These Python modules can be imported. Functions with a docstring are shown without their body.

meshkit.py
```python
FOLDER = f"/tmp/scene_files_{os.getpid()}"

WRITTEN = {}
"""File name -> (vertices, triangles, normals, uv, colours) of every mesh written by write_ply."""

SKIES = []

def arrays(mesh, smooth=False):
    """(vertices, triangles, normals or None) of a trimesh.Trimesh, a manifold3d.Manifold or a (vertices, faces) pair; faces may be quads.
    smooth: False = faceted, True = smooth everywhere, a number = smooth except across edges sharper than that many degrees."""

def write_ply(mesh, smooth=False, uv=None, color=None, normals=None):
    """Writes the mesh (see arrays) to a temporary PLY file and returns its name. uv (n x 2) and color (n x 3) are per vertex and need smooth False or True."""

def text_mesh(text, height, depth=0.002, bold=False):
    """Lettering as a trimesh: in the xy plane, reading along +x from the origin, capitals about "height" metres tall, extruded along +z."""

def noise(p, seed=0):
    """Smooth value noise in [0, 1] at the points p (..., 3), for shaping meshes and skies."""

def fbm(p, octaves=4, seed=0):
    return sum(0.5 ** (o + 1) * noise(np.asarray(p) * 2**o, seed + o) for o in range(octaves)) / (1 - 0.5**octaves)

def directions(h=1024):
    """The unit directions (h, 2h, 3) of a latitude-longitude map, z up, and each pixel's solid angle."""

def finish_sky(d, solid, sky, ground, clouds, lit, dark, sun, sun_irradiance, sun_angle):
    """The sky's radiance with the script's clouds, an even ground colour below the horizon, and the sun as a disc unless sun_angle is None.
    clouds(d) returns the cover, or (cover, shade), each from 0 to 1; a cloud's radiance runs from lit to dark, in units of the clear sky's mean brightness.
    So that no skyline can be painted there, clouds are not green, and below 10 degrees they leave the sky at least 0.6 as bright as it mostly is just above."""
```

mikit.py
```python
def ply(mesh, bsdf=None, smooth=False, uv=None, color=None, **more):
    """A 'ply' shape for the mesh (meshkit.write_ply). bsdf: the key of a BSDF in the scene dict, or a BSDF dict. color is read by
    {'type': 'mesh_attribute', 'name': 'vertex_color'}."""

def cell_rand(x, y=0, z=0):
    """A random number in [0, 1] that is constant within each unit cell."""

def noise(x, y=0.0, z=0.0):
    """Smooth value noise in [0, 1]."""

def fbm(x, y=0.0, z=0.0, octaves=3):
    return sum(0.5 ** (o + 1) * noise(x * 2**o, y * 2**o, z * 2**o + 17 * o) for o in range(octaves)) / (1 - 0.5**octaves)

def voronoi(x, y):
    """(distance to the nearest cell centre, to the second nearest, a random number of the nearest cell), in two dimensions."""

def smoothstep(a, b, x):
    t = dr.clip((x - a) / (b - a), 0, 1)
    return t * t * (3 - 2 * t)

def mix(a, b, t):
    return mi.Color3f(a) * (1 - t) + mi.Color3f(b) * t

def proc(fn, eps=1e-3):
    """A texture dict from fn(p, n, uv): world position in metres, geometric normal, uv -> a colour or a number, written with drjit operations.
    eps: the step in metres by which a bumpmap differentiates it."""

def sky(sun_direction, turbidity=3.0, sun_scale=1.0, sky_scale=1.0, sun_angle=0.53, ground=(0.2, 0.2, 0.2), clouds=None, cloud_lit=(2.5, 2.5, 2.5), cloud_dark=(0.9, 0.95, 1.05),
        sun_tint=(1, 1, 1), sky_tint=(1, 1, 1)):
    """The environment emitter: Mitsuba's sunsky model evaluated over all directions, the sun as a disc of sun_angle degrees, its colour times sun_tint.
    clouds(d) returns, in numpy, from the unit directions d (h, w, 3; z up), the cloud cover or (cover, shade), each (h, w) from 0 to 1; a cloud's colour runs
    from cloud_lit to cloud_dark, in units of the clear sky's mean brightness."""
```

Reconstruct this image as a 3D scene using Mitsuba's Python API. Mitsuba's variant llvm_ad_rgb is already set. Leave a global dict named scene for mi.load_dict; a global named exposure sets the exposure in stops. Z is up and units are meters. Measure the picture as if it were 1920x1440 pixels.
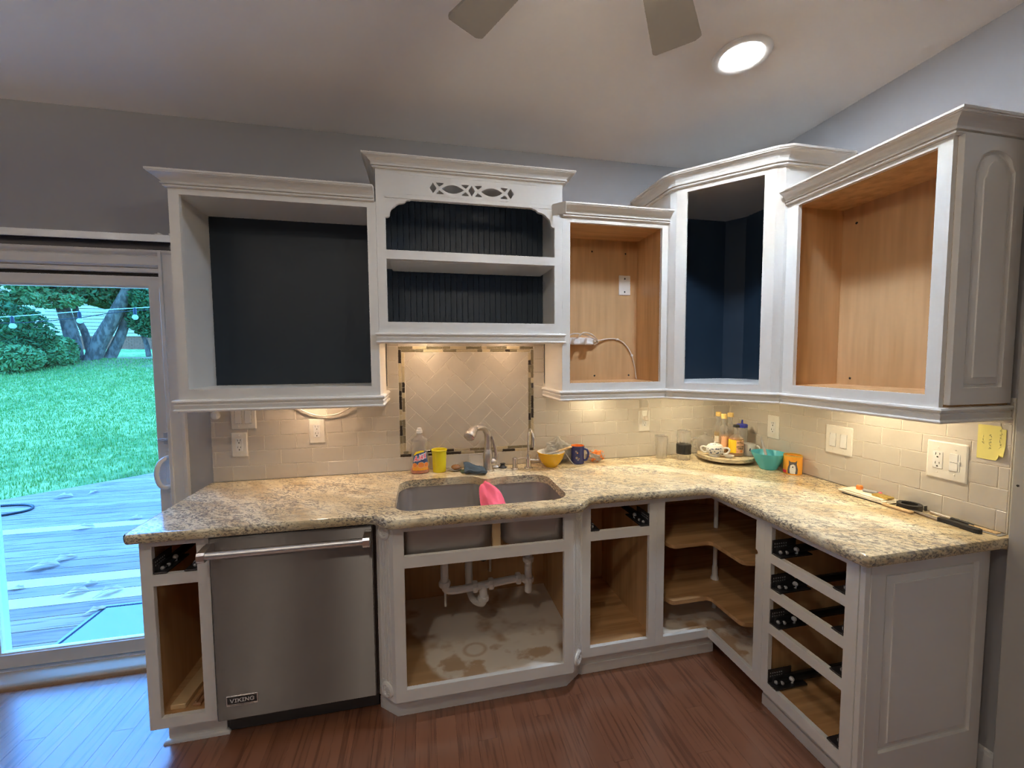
import math, random, numpy as np, trimesh, mitsuba as mi, mikit, meshkit
import drjit as dr
from shapely.geometry import Polygon, box as sbox, Point, LineString
from shapely.ops import unary_union
from mikit import proc, noise, fbm, voronoi, cell_rand, smoothstep, mix

T = mi.ScalarTransform4f
rng = random.Random(11)
nrng = np.random.default_rng(11)
# lights: the sky's strength and tint, the recessed cans, the fan's globe, the floor lamp and the puck lights under the cabinets (radiance)
SKY_SCALE, SKY_TINT = 44.0, (0.26, 0.76, 1.46)
CAN_FRONT, CAN_REAR = (305.0, 375.0, 475.0), (195.0, 178.0, 150.0)
REAR_CANS = [(-2.62, -2.55), (-4.05, -4.4)]
FAN_LIGHT = (32.0, 28.0, 22.0)
LAMP_UP = (900.0, 800.0, 650.0)
UC = (190.0, 160.0, 120.0, 220.0, 270.0, 190.0, 110.0)
scene = {"type": "scene"}
labels = {}
exposure = 0.12

# ------------------------------------------------------------------ camera (solved from the tile grid of the backsplash)
CAM = np.array([-2.0127, -2.3823, 1.5467])
YAW, PITCH, ROLL, FPX = 0.2107, -0.0604, -0.0063, 768.1
fw = np.array([math.sin(YAW) * math.cos(PITCH), math.cos(YAW) * math.cos(PITCH), math.sin(PITCH)])
rt = np.cross(fw, [0, 0, 1]); rt /= np.linalg.norm(rt)
up = np.cross(rt, fw)
rt2, up2 = math.cos(ROLL) * rt + math.sin(ROLL) * up, -math.sin(ROLL) * rt + math.cos(ROLL) * up
scene["camera"] = {"type": "perspective", "fov": math.degrees(2 * math.atan(960 / FPX)), "fov_axis": "x", "near_clip": 0.02, "far_clip": 300.0,
                   "to_world": T().look_at(origin=CAM.tolist(), target=(CAM + fw).tolist(), up=up2.tolist())}
# ------------------------------------------------------------------ daylight: an open overcast-blue sky without direct sun
scene["sky"] = mikit.sky((-0.26, 0.38, 0.89), turbidity=3.5, sun_scale=0.0, sky_scale=SKY_SCALE, ground=(0.1, 0.16, 0.08), sky_tint=SKY_TINT)


# ------------------------------------------------------------------ helpers
def fixed(m):
    m.merge_vertices()
    try:
        if m.volume < 0:
            m.invert()
    except Exception:
        pass
    return m


def B(x0, x1, y0, y1, z0, z1, c=0.0):
    """A box, its edges chamfered by c."""
    x0, x1, y0, y1, z0, z1 = min(x0, x1), max(x0, x1), min(y0, y1), max(y0, y1), min(z0, z1), max(z0, z1)
    if c <= 0:
        m = trimesh.creation.box((x1 - x0, y1 - y0, z1 - z0))
        m.apply_translation(((x0 + x1) / 2, (y0 + y1) / 2, (z0 + z1) / 2))
        return m
    pts = []
    for a in (0, 1):
        for b in (0, 1):
            for d in (0, 1):
                X, Y, Z = (x0, x1)[a], (y0, y1)[b], (z0, z1)[d]
                sx, sy, sz = (1, -1)[a] * c, (1, -1)[b] * c, (1, -1)[d] * c
                pts += [(X + sx, Y + sy, Z), (X + sx, Y, Z + sz), (X, Y + sy, Z + sz)]
    return trimesh.convex.convex_hull(np.array(pts))


def cat(*ms):
    out = []
    for m in ms:
        out += list(m) if isinstance(m, (list, tuple)) else [m]
    return trimesh.util.concatenate(out)


def extr(poly, h):
    polys = getattr(poly, "geoms", [poly])
    return cat([trimesh.creation.extrude_polygon(g, h, engine="earcut") for g in polys])


def placed(m, O, U, N, z=0.0):
    """Local (u, z, d) to world: O + u U + z up + d N (U, N in plan)."""
    M = np.eye(4)
    M[:3, 0] = [U[0], U[1], 0]; M[:3, 1] = [0, 0, 1]; M[:3, 2] = [N[0], N[1], 0]; M[:3, 3] = [O[0], O[1], z]
    m = m.copy(); m.apply_transform(M)      # trimesh flips the faces of a mirrored mesh
    return fixed(m)


def moved(m, x=0, y=0, z=0, rz=0, rx=0, ry=0):
    m = m.copy()
    for a, ax in ((rx, [1, 0, 0]), (ry, [0, 1, 0]), (rz, [0, 0, 1])):
        if a:
            m.apply_transform(trimesh.transformations.rotation_matrix(math.radians(a), ax))
    m.apply_translation((x, y, z))
    return m


def lathe(prof, n=32, at=(0, 0, 0)):
    m = trimesh.creation.revolve(np.array(prof, float), sections=n)
    m.apply_translation(at)
    return fixed(m)


def spline(pts, n=8):
    p = np.array(pts, float)
    q = np.vstack([2 * p[0] - p[1], p, 2 * p[-1] - p[-2]])
    out = []
    for i in range(1, len(q) - 2):
        for t in np.arange(n) / n:
            a, b, c, d = q[i - 1], q[i], q[i + 1], q[i + 2]
            out.append(0.5 * (2 * b + (c - a) * t + (2 * a - 5 * b + 4 * c - d) * t * t + (3 * b - a - 3 * c + d) * t ** 3))
    return np.array(out + [p[-1]])


def tube(pts, r, n=10):
    """A closed round tube along the points, r a number or one per point."""
    p = np.array(pts, float)
    r = np.broadcast_to(np.array(r, float), (len(p),))
    t = np.gradient(p, axis=0)
    t /= np.linalg.norm(t, axis=1, keepdims=True) + 1e-12
    a = np.cross(t[0], [0, 0, 1.0])
    if np.linalg.norm(a) < 1e-3:
        a = np.array([1.0, 0, 0])
    V = []
    ang = np.arange(n) * 2 * np.pi / n
    for i in range(len(p)):
        a = a - t[i] * (a @ t[i]); a /= np.linalg.norm(a)
        b = np.cross(t[i], a)
        V.append(p[i] + r[i] * (np.cos(ang)[:, None] * a + np.sin(ang)[:, None] * b))
    V = np.vstack(V + [p[:1], p[-1:]])
    F = []
    k = len(p)
    for i in range(k - 1):
        for j in range(n):
            j2 = (j + 1) % n
            F += [[i * n + j, i * n + j2, (i + 1) * n + j2], [i * n + j, (i + 1) * n + j2, (i + 1) * n + j]]
    for j in range(n):
        j2 = (j + 1) % n
        F += [[k * n, j2, j], [k * n + 1, (k - 1) * n + j, (k - 1) * n + j2]]
    return trimesh.Trimesh(V, F, process=False)


def mitre(path, o, closed=False):
    """The path's points moved by o to the right of its direction, with mitred corners."""
    p = np.array(path, float)
    k = len(p)
    out = []
    for i in range(k):
        ns = []
        for a, b in ((i - 1, i), (i, i + 1)):
            if closed or (a >= 0 and b < k):
                d = p[b % k] - p[a % k]
                d /= np.linalg.norm(d)
                ns.append(np.array([d[1], -d[0]]))
        n = ns[0] if len(ns) == 1 else (ns[0] + ns[1]) / (1 + ns[0] @ ns[1])
        out.append(p[i] + o * n)
    return np.array(out)


def sweep(path, prof, z=0.0, closed=False):
    """A moulding: the closed profile of (out, up) points swept along a plan path, right side out."""
    rings = [np.column_stack([mitre(path, o, closed), np.full(len(path), z + h)]) for o, h in prof]
    k, n = len(path), len(prof)
    V = np.array(rings)                              # n, k, 3
    V = V.transpose(1, 0, 2).reshape(-1, 3)          # station major
    F = []
    for i in range(k if closed else k - 1):
        i2 = (i + 1) % k
        for j in range(n):
            j2 = (j + 1) % n
            F += [[i * n + j, i * n + j2, i2 * n + j2], [i * n + j, i2 * n + j2, i2 * n + j]]
    m = trimesh.Trimesh(V, F, process=False)
    if not closed:
        v2, f2 = trimesh.creation.triangulate_polygon(Polygon(prof), engine="earcut")
        # map the triangulated profile onto both end stations
        for st in (0, k - 1):
            P, Q = V[st * n:(st + 1) * n], np.array(prof)
            idx = [int(np.argmin(((Q - w) ** 2).sum(1))) for w in np.asarray(v2)[:, :2]]
            m = trimesh.util.concatenate([m, trimesh.Trimesh(P[idx], f2 if st else np.asarray(f2)[:, ::-1], process=False)])
    m.merge_vertices()
    trimesh.repair.fix_normals(m)
    return m


def rrect(x0, x1, y0, y1, r, n=6):
    pts = []
    for cx, cy, a0 in ((x1 - r, y1 - r, 0), (x0 + r, y1 - r, 90), (x0 + r, y0 + r, 180), (x1 - r, y0 + r, 270)):
        for i in range(n + 1):
            a = math.radians(a0 + 90 * i / n)
            pts.append((cx + r * math.cos(a), cy + r * math.sin(a)))
    return np.array(pts)


def loft(rings, cap0=True, cap1=True):
    """Rings of equal count joined into one surface, capped by fans."""
    n = len(rings[0])
    V = np.vstack([np.asarray(r, float) for r in rings])
    F = []
    for i in range(len(rings) - 1):
        for j in range(n):
            j2 = (j + 1) % n
            F += [[i * n + j, i * n + j2, (i + 1) * n + j2], [i * n + j, (i + 1) * n + j2, (i + 1) * n + j]]
    for cap, i, s in ((cap0, 0, -1), (cap1, len(rings) - 1, 1)):
        if cap:
            c = len(V)
            V = np.vstack([V, np.asarray(rings[i]).mean(0)])
            for j in range(n):
                F.append([c, i * n + j, i * n + (j + 1) % n][::s])
    m = trimesh.Trimesh(V, F, process=False)
    return fixed(m)


def add(key, mesh, bsdf, smooth=False, **more):
    """One entry of the scene; a key that is taken gets the next number."""
    k, i = key, 0
    while k in scene:
        i += 1
        k = f"{key}_{i:03d}"
    scene[k] = mikit.ply(mesh, bsdf, smooth, **more)
    return k


def free(key):
    k, i = key, 0
    while k in labels or any(s == k or s.startswith(k + "__") for s in scene):
        i += 1
        k = f"{key}_{i:03d}"
    return k


def thing(key, label, category, group=None, kind=None):
    k = free(key)
    labels[k] = {"label": label, "category": category}
    if group:
        labels[k]["group"] = group
    if kind:
        labels[k]["kind"] = kind
    return k


def struct(key, mesh=None, bsdf=None, smooth=False, **more):
    if mesh is not None:
        add(key, mesh, bsdf, smooth, **more)
    labels[key] = {"kind": "structure"}
    return key


def one(key, label, category, mesh, bsdf, smooth=False, group=None):
    k = thing(key, label, category, group)
    scene[k] = mikit.ply(mesh, bsdf, smooth)
    return k


def part(t, name, mesh, bsdf, smooth=False, label=None, kind=None, **more):
    k = add(f"{t}__{name}", mesh, bsdf, smooth, **more)
    if label or kind:
        labels[k] = {a: b for a, b in (("label", label), ("kind", kind)) if b}
    return k


def copy_part(t, name, src, matrix):
    """The ply dict of src again under another matrix."""
    key, i = f"{t}__{name}", 0
    k = key
    while k in scene:
        i += 1
        k = f"{key}_{i:03d}"
    scene[k] = {**(scene[src] if isinstance(src, str) else src), "to_world": matrix}
    return k


def emit(mesh, rgb):
    d = mikit.ply(mesh, None)
    d["emitter"] = {"type": "area", "radiance": {"type": "rgb", "value": list(rgb)}}
    d["bsdf"] = {"type": "ref", "id": "m_lamp"}
    return d


# ------------------------------------------------------------------ materials
def mat(name, d, two=True):
    scene[name] = {"type": "twosided", "bsdf": d} if two else d
    return name


def rgb(c):
    return {"type": "rgb", "value": list(c)}


def flat(name, c, rough=0.5, spec=0.5, **k):
    return mat(name, {"type": "principled", "base_color": rgb(c), "roughness": rough, "specular": spec, **k})


def bumped(name, d, fn, scale=1.0, eps=1e-3):
    return mat(name, {"type": "bumpmap", "arbitrary": proc(fn, eps), "scale": scale, "bsdf": d})


flat("m_paint", (0.75, 0.735, 0.69), 0.38)                     # cabinet paint
flat("m_trim", (0.74, 0.72, 0.69), 0.4)
flat("m_navy", (0.013, 0.024, 0.038), 0.45, 0.4)
flat("m_wall", (0.40, 0.385, 0.36), 0.8, 0.3)
flat("m_plate", (0.80, 0.77, 0.70), 0.35)
flat("m_white", (0.82, 0.82, 0.80), 0.35)
flat("m_black", (0.012, 0.012, 0.014), 0.45)
flat("m_dark_grey", (0.05, 0.05, 0.055), 0.4)
flat("m_slot", (0.02, 0.018, 0.016), 0.7)
flat("m_pvc", (0.74, 0.72, 0.68), 0.4)
flat("m_cord", (0.72, 0.66, 0.58), 0.5)
flat("m_grout", (0.74, 0.69, 0.60), 0.9, 0.2)
flat("m_lamp", (0.9, 0.9, 0.9), 0.5)
flat("m_fan", (0.27, 0.24, 0.20), 0.5)
flat("m_tile", (0.60, 0.55, 0.48), 0.22)
flat("m_mosaic_dark", (0.035, 0.028, 0.022), 0.15)
flat("m_mosaic_olive", (0.20, 0.17, 0.11), 0.2)
flat("m_mosaic_tan", (0.50, 0.42, 0.28), 0.25)
flat("m_mosaic_cream", (0.62, 0.53, 0.36), 0.1)
mat("m_steel", {"type": "roughconductor", "material": "none", "specular_reflectance": rgb((0.255, 0.24, 0.23)), "distribution": "ggx", "alpha_u": 0.05, "alpha_v": 0.66})
mat("m_sink", {"type": "roughconductor", "material": "none", "specular_reflectance": rgb((0.50, 0.475, 0.45)), "distribution": "ggx", "alpha": 0.32})
mat("m_nickel", {"type": "roughconductor", "material": "none", "specular_reflectance": rgb((0.62, 0.57, 0.52)), "distribution": "ggx", "alpha": 0.2})
mat("m_chrome", {"type": "roughconductor", "material": "none", "specular_reflectance": rgb((0.80, 0.79, 0.78)), "distribution": "ggx", "alpha": 0.08})
mat("m_glass", {"type": "dielectric", "int_ior": 1.5, "ext_ior": 1.0}, two=False)
mat("m_clear", {"type": "blendbsdf", "weight": 0.09, "first": {"type": "thindielectric", "int_ior": 1.6}, "second": {"type": "diffuse", "reflectance": rgb((0.85, 0.85, 0.82))}}, two=False)
mat("m_thin_glass", {"type": "thindielectric", "int_ior": 1.5}, two=False)


def maple_color(p, n, uv):
    g = fbm(p.x * 34, p.y * 34, p.z * 2.2, 3)
    h = fbm(p.x * 4 + 3, p.y * 4, p.z * 1.1, 2)
    return mix((0.46, 0.265, 0.115), (0.60, 0.375, 0.185), smoothstep(0.25, 0.75, 0.6 * g + 0.4 * h))


def maple_flat_color(p, n, uv):                                # boards lying down: grain runs along x
    g = fbm(p.x * 3, p.y * 40, p.z * 40, 3)
    return mix((0.40, 0.215, 0.09), (0.55, 0.33, 0.155), smoothstep(0.25, 0.75, g))


def stained_color(p, n, uv):                                   # cabinet floor with pale overspray and brown water stains
    base = mix((0.36, 0.22, 0.11), (0.50, 0.33, 0.18), fbm(p.x * 4, p.y * 40, 0.0, 2))
    q = fbm(p.x * 6.0 + 4, p.y * 7.0, 1.0, 4)
    edge = smoothstep(-2.03, -2.12, p.x + 0.5 * (p.y + 0.4))
    white = smoothstep(0.30, 0.55, q + 0.12 - 0.45 * edge)
    c = mix(base, (0.80, 0.73, 0.63), white * 0.92)
    st = smoothstep(0.50, 0.66, fbm(p.x * 10 + 1, p.y * 12 + 7, 3.0, 5)) * smoothstep(-0.36, -0.58, p.y)
    ring = smoothstep(0.018, 0.0, dr.abs(dr.sqrt(dr.square(p.x + 1.80) + dr.square((p.y + 0.50) * 1.2)) - 0.05))
    return mix(c, (0.42, 0.25, 0.11), dr.clip(st * 0.75 + ring * 0.5, 0, 0.85))


def granite_color(p, n, uv):
    a = p.x * 0.80 - p.y * 0.60
    b = p.x * 0.60 + p.y * 0.80
    w = fbm(a * 6, b * 6, p.z * 6, 3)
    big = fbm(a * 4 + 2, b * 9, p.z * 9 + 4, 4)
    c = mix((0.58, 0.46, 0.265), (0.76, 0.66, 0.45), smoothstep(0.30, 0.65, big))
    gold = smoothstep(0.52, 0.72, fbm(a * 7 + 9, b * 22 + 3, p.z * 12, 4))
    c = mix(c, (0.48, 0.33, 0.16), gold * 0.6)
    vein = fbm(a * 52 + w * 6, b * 165 + w * 20, p.z * 120, 4)
    area = smoothstep(0.30, 0.62, fbm(a * 5 + 5, b * 8 + 1, p.z * 8, 3))
    c = mix(c, (0.25, 0.20, 0.15), smoothstep(0.44, 0.66, vein) * (0.35 + 0.55 * area))
    fl = fbm(a * 120 + w * 3, b * 210, p.z * 160, 3)
    c = mix(c, (0.10, 0.085, 0.07), smoothstep(0.63, 0.76, fl + 0.10 * area) * 0.75)
    return c


def plank_color(p, n, uv):
    row = dr.floor(p.x / 0.083)
    s = (p.y + 3.0 * cell_rand(row, 7.0)) / 1.15
    k = cell_rand(row, dr.floor(s), 2.0)
    g = fbm(p.x * 95 + k * 40, p.y * 5 + k * 9, k * 30, 4)
    f = fbm(p.x * 24 + k * 17, p.y * 2.2 + 5 * k, 2.0, 3)
    c = mix((0.140, 0.055, 0.029), (0.220, 0.093, 0.049), k * 0.55 + 0.45 * f)
    c = mix(c, (0.075, 0.026, 0.013), smoothstep(0.50, 0.72, g) * 0.65)
    return c


def deck_color(p, n, uv):
    k = cell_rand(dr.floor((p.y - 0.23) / 0.143), 3.0)
    g = fbm(p.x * 4 + k * 20, p.y * 60, 1.0, 4)
    c = mix((0.25, 0.165, 0.125), (0.48, 0.33, 0.25), k * 0.6 + 0.4 * fbm(p.x * 2, p.y * 8, 5.0, 2))
    return mix(c, (0.12, 0.075, 0.056), smoothstep(0.5, 0.75, g) * 0.6)


def lawn_color(p, n, uv):
    a = fbm(p.x * 0.7, p.y * 0.9, 0.0, 4)
    b = fbm(p.x * 9, p.y * 14, 2.0, 3)
    c = mix((0.14, 0.26, 0.065), (0.38, 0.45, 0.14), smoothstep(0.3, 0.7, 0.5 * a + 0.5 * b))
    litter = smoothstep(10.6, 11.6, p.y + 1.2 * (a - 0.5)) * smoothstep(14.5, 13.0, p.y)
    return mix(c, mix((0.26, 0.16, 0.08), (0.48, 0.32, 0.17), b), litter * 0.85)


def bark_color(p, n, uv):
    g = fbm(p.x * 16, p.y * 16, p.z * 5, 3)
    return mix((0.15, 0.095, 0.062), (0.33, 0.215, 0.14), smoothstep(0.3, 0.7, g))


mat("m_maple", {"type": "principled", "base_color": proc(maple_color), "roughness": 0.42, "specular": 0.4})
mat("m_maple_flat", {"type": "principled", "base_color": proc(maple_flat_color), "roughness": 0.45, "specular": 0.4})
mat("m_stained", {"type": "principled", "base_color": proc(stained_color), "roughness": 0.65, "specular": 0.3})
mat("m_granite", {"type": "principled", "base_color": proc(granite_color), "roughness": 0.12, "specular": 0.5})
mat("m_plank", {"type": "principled", "base_color": proc(plank_color), "roughness": 0.24, "specular": 1.0, "clearcoat": 1.0, "clearcoat_gloss": 0.85})
mat("m_deck", {"type": "principled", "base_color": proc(deck_color), "roughness": 0.7, "specular": 0.3})
mat("m_lawn", {"type": "principled", "base_color": proc(lawn_color), "roughness": 0.9, "specular": 0.1})
mat("m_bark", {"type": "principled", "base_color": proc(bark_color), "roughness": 0.9, "specular": 0.1})
bumped("m_ceiling", {"type": "principled", "base_color": rgb((0.80, 0.765, 0.73)), "roughness": 0.9, "specular": 0.2},
       lambda p, n, uv: fbm(p.x * 45, p.y * 45, 0.0, 3), 0.004)
bumped("m_wall_tex", {"type": "principled", "base_color": rgb((0.385, 0.38, 0.38)), "roughness": 0.75, "specular": 0.3},
       lambda p, n, uv: fbm(p.x * 90, p.y * 90, p.z * 90, 2), 0.0012)
flat("m_deck_new", (0.70, 0.50, 0.30), 0.7, 0.3)
flat("m_grass_blade", (0.15, 0.31, 0.055), 0.8, 0.1)
flat("m_grass_blade_light", (0.38, 0.47, 0.12), 0.8, 0.1)
flat("m_leaf", (0.075, 0.16, 0.045), 0.7, 0.2)
flat("m_leaf_light", (0.17, 0.29, 0.08), 0.7, 0.2)
flat("m_siding", (0.80, 0.56, 0.33), 0.7, 0.2)
flat("m_brick", (0.50, 0.17, 0.08), 0.9, 0.1)
flat("m_shutter", (0.05, 0.06, 0.12), 0.6, 0.2)
flat("m_dead_leaf", (0.60, 0.42, 0.26), 0.8, 0.1)
flat("m_mat", (0.30, 0.34, 0.30), 0.9, 0.1)
flat("m_mat_stripe", (0.03, 0.04, 0.06), 0.9, 0.1)
flat("m_metal_dark", (0.06, 0.06, 0.065), 0.35, 0.5, metallic=0.8)
flat("m_alu", (0.62, 0.63, 0.64), 0.3, 0.5, metallic=0.6)
flat("m_threshold", (0.38, 0.25, 0.15), 0.3)
flat("m_pink", (0.85, 0.16, 0.24), 0.9, 0.1)
flat("m_yellow", (0.80, 0.68, 0.02), 0.35)
flat("m_yellow_bowl", (0.85, 0.50, 0.02), 0.25)
flat("m_blue_mug", (0.025, 0.035, 0.16), 0.2)
flat("m_orange", (0.80, 0.25, 0.05), 0.45)
flat("m_turquoise", (0.08, 0.48, 0.58), 0.3)
flat("m_blue_cap", (0.03, 0.04, 0.35), 0.35)
flat("m_red", (0.75, 0.02, 0.08), 0.4)
flat("m_label_yellow", (0.90, 0.62, 0.03), 0.5)
flat("m_label_peach", (0.85, 0.50, 0.30), 0.5)
flat("m_amber", (0.42, 0.17, 0.03), 0.15)
flat("m_oil", (0.40, 0.24, 0.05), 0.15)
flat("m_soap", (0.60, 0.10, 0.01), 0.15)
flat("m_cork_yellow", (0.80, 0.56, 0.20), 0.5)
flat("m_sponge", (0.07, 0.095, 0.115), 0.95, 0.1)
flat("m_green_pad", (0.10, 0.14, 0.10), 0.95, 0.1)
flat("m_wood_light", (0.60, 0.42, 0.22), 0.5)
flat("m_wood_mid", (0.30, 0.15, 0.07), 0.5)
flat("m_note", (0.80, 0.72, 0.25), 0.7, 0.2)
flat("m_ink", (0.18, 0.17, 0.10), 0.7, 0.2)
flat("m_paper", (0.82, 0.76, 0.62), 0.7, 0.2)
flat("m_grey_plastic", (0.32, 0.32, 0.33), 0.4)
flat("m_gold", (0.72, 0.52, 0.16), 0.3, 0.5, metallic=0.7)
flat("m_motif_blue", (0.05, 0.08, 0.18), 0.3)
flat("m_fur_grey", (0.10, 0.09, 0.10), 0.6)
flat("m_can_orange", (0.90, 0.40, 0.04), 0.4)
flat("m_film", (0.86, 0.85, 0.82), 0.2, 0.6)
mat("m_film", {"type": "principledthin", "base_color": rgb((0.9, 0.89, 0.86)), "roughness": 0.25, "spec_trans": 0.55, "diff_trans": 0.8}, two=False)

# ------------------------------------------------------------------ lamps of the room (recessed cans; the diffuser of each gives the light)
CEIL = 2.75


def can_light(x, y, power, label):
    t = thing("recessed_ceiling_light", label, "ceiling light", "recessed ceiling lights")
    z = CEIL
    part(t, "trim_ring", lathe([(0.0725, z - 0.002), (0.076, z - 0.006), (0.086, z - 0.011), (0.098, z - 0.011), (0.106, z - 0.006), (0.108, z - 0.0005), (0.0725, z - 0.0005), (0.0725, z - 0.002)], 48, (x, y, 0)), "m_white", 40)
    rings = []
    k = np.arange(40) * 2 * np.pi / 40
    for r, h in ((0.0715, -0.003), (0.069, -0.009), (0.056, -0.015), (0.030, -0.019)):
        rings.append(np.column_stack([x + r * np.cos(k), y + r * np.sin(k), np.full(40, z + h)]))
    V = np.vstack(rings + [[[x, y, z - 0.020]]])
    F = []
    for i in range(3):
        for j in range(40):
            j2 = (j + 1) % 40
            F += [[i * 40 + j, (i + 1) * 40 + j2, i * 40 + j2], [i * 40 + j, (i + 1) * 40 + j, (i + 1) * 40 + j2]]
    F += [[160, 120 + (j + 1) % 40, 120 + j] for j in range(40)]
    scene[f"{t}__diffuser"] = emit(trimesh.Trimesh(V, F, process=False), np.array(power))
    labels[f"{t}__diffuser"] = {"label": "glowing white diffuser"}


can_light(-0.752, -0.905, CAN_FRONT, "lit round recessed ceiling light with pale rim near the corner cabinets")
for (cx, cy), lab_ in zip(REAR_CANS, ("recessed ceiling light just behind and above the camera", "recessed ceiling light in the far corner behind the camera")):
    can_light(cx, cy, CAN_REAR, lab_)

# a floor lamp behind the camera that lights the ceiling
fl_ = thing("floor_lamp", "tall uplighter floor lamp standing left of the camera, outside the picture", "floor lamp")
lx, ly = -4.7, -2.6
part(fl_, "base", lathe([(0, 0), (0.15, 0), (0.15, 0.015), (0.03, 0.03), (0, 0.032)], 32, (lx, ly, 0.0005)), "m_dark_grey", 40)
part(fl_, "pole", lathe([(0, 0.03), (0.012, 0.03), (0.012, 1.66), (0, 1.66)], 16, (lx, ly, 0)), "m_dark_grey", 40)
part(fl_, "shade", lathe([(0, 1.655), (0.04, 1.66), (0.12, 1.70), (0.17, 1.76), (0.168, 1.762), (0.118, 1.704), (0.04, 1.668), (0, 1.665)], 40, (lx, ly, 0)), "m_white", 40)
k = np.arange(32) * 2 * np.pi / 32
V = np.vstack([np.column_stack([lx + 0.08 * np.cos(k), ly + 0.08 * np.sin(k), np.full(32, 1.70)]), [[lx, ly, 1.70]]])
scene[f"{fl_}__bulb"] = emit(trimesh.Trimesh(V, [[32, j, (j + 1) % 32] for j in range(32)], process=False), LAMP_UP)

# ------------------------------------------------------------------ room shell
XL, YF = -6.2, -5.2          # left wall and the wall behind the camera
DX0, DX1, DZ = -5.12, -3.215, 2.032   # door opening
WY = 0.008                    # painted face of the back wall; the tiles' faces lie at y = 0
back = Polygon([(XL, -0.05), (0.15, -0.05), (0.15, CEIL), (XL, CEIL)]).difference(sbox(DX0, -1, DX1, DZ))
struct("wall_back", placed(extr(back, 0.14), (0, WY + 0.14), (1, 0), (0, -1)), "m_wall_tex")
struct("wall_right", B(0.008, 0.15, -1.383, WY, -0.05, CEIL), "m_wall_tex")
add("wall_right__jog", B(-0.04, 0.15, YF, -1.383, -0.05, CEIL, 0.004), "m_wall")
struct("wall_left", B(XL - 0.15, XL, YF, 0.15, -0.05, CEIL), "m_wall")
flat("m_wall_dark", (0.20, 0.18, 0.16), 0.8, 0.3)
struct("wall_front", B(XL - 0.15, 0.15, YF - 0.15, YF, -0.05, CEIL), "m_wall_dark")
ceil = sbox(XL - 0.15, YF - 0.15, 0.15, 0.15)
for cx, cy in [(-0.752, -0.905)] + REAR_CANS:
    ceil = ceil.difference(Point(cx, cy).buffer(0.088, 20))
m = extr(ceil, 0.12); m.apply_translation((0, 0, CEIL))
struct("ceiling", m, "m_ceiling")
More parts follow.
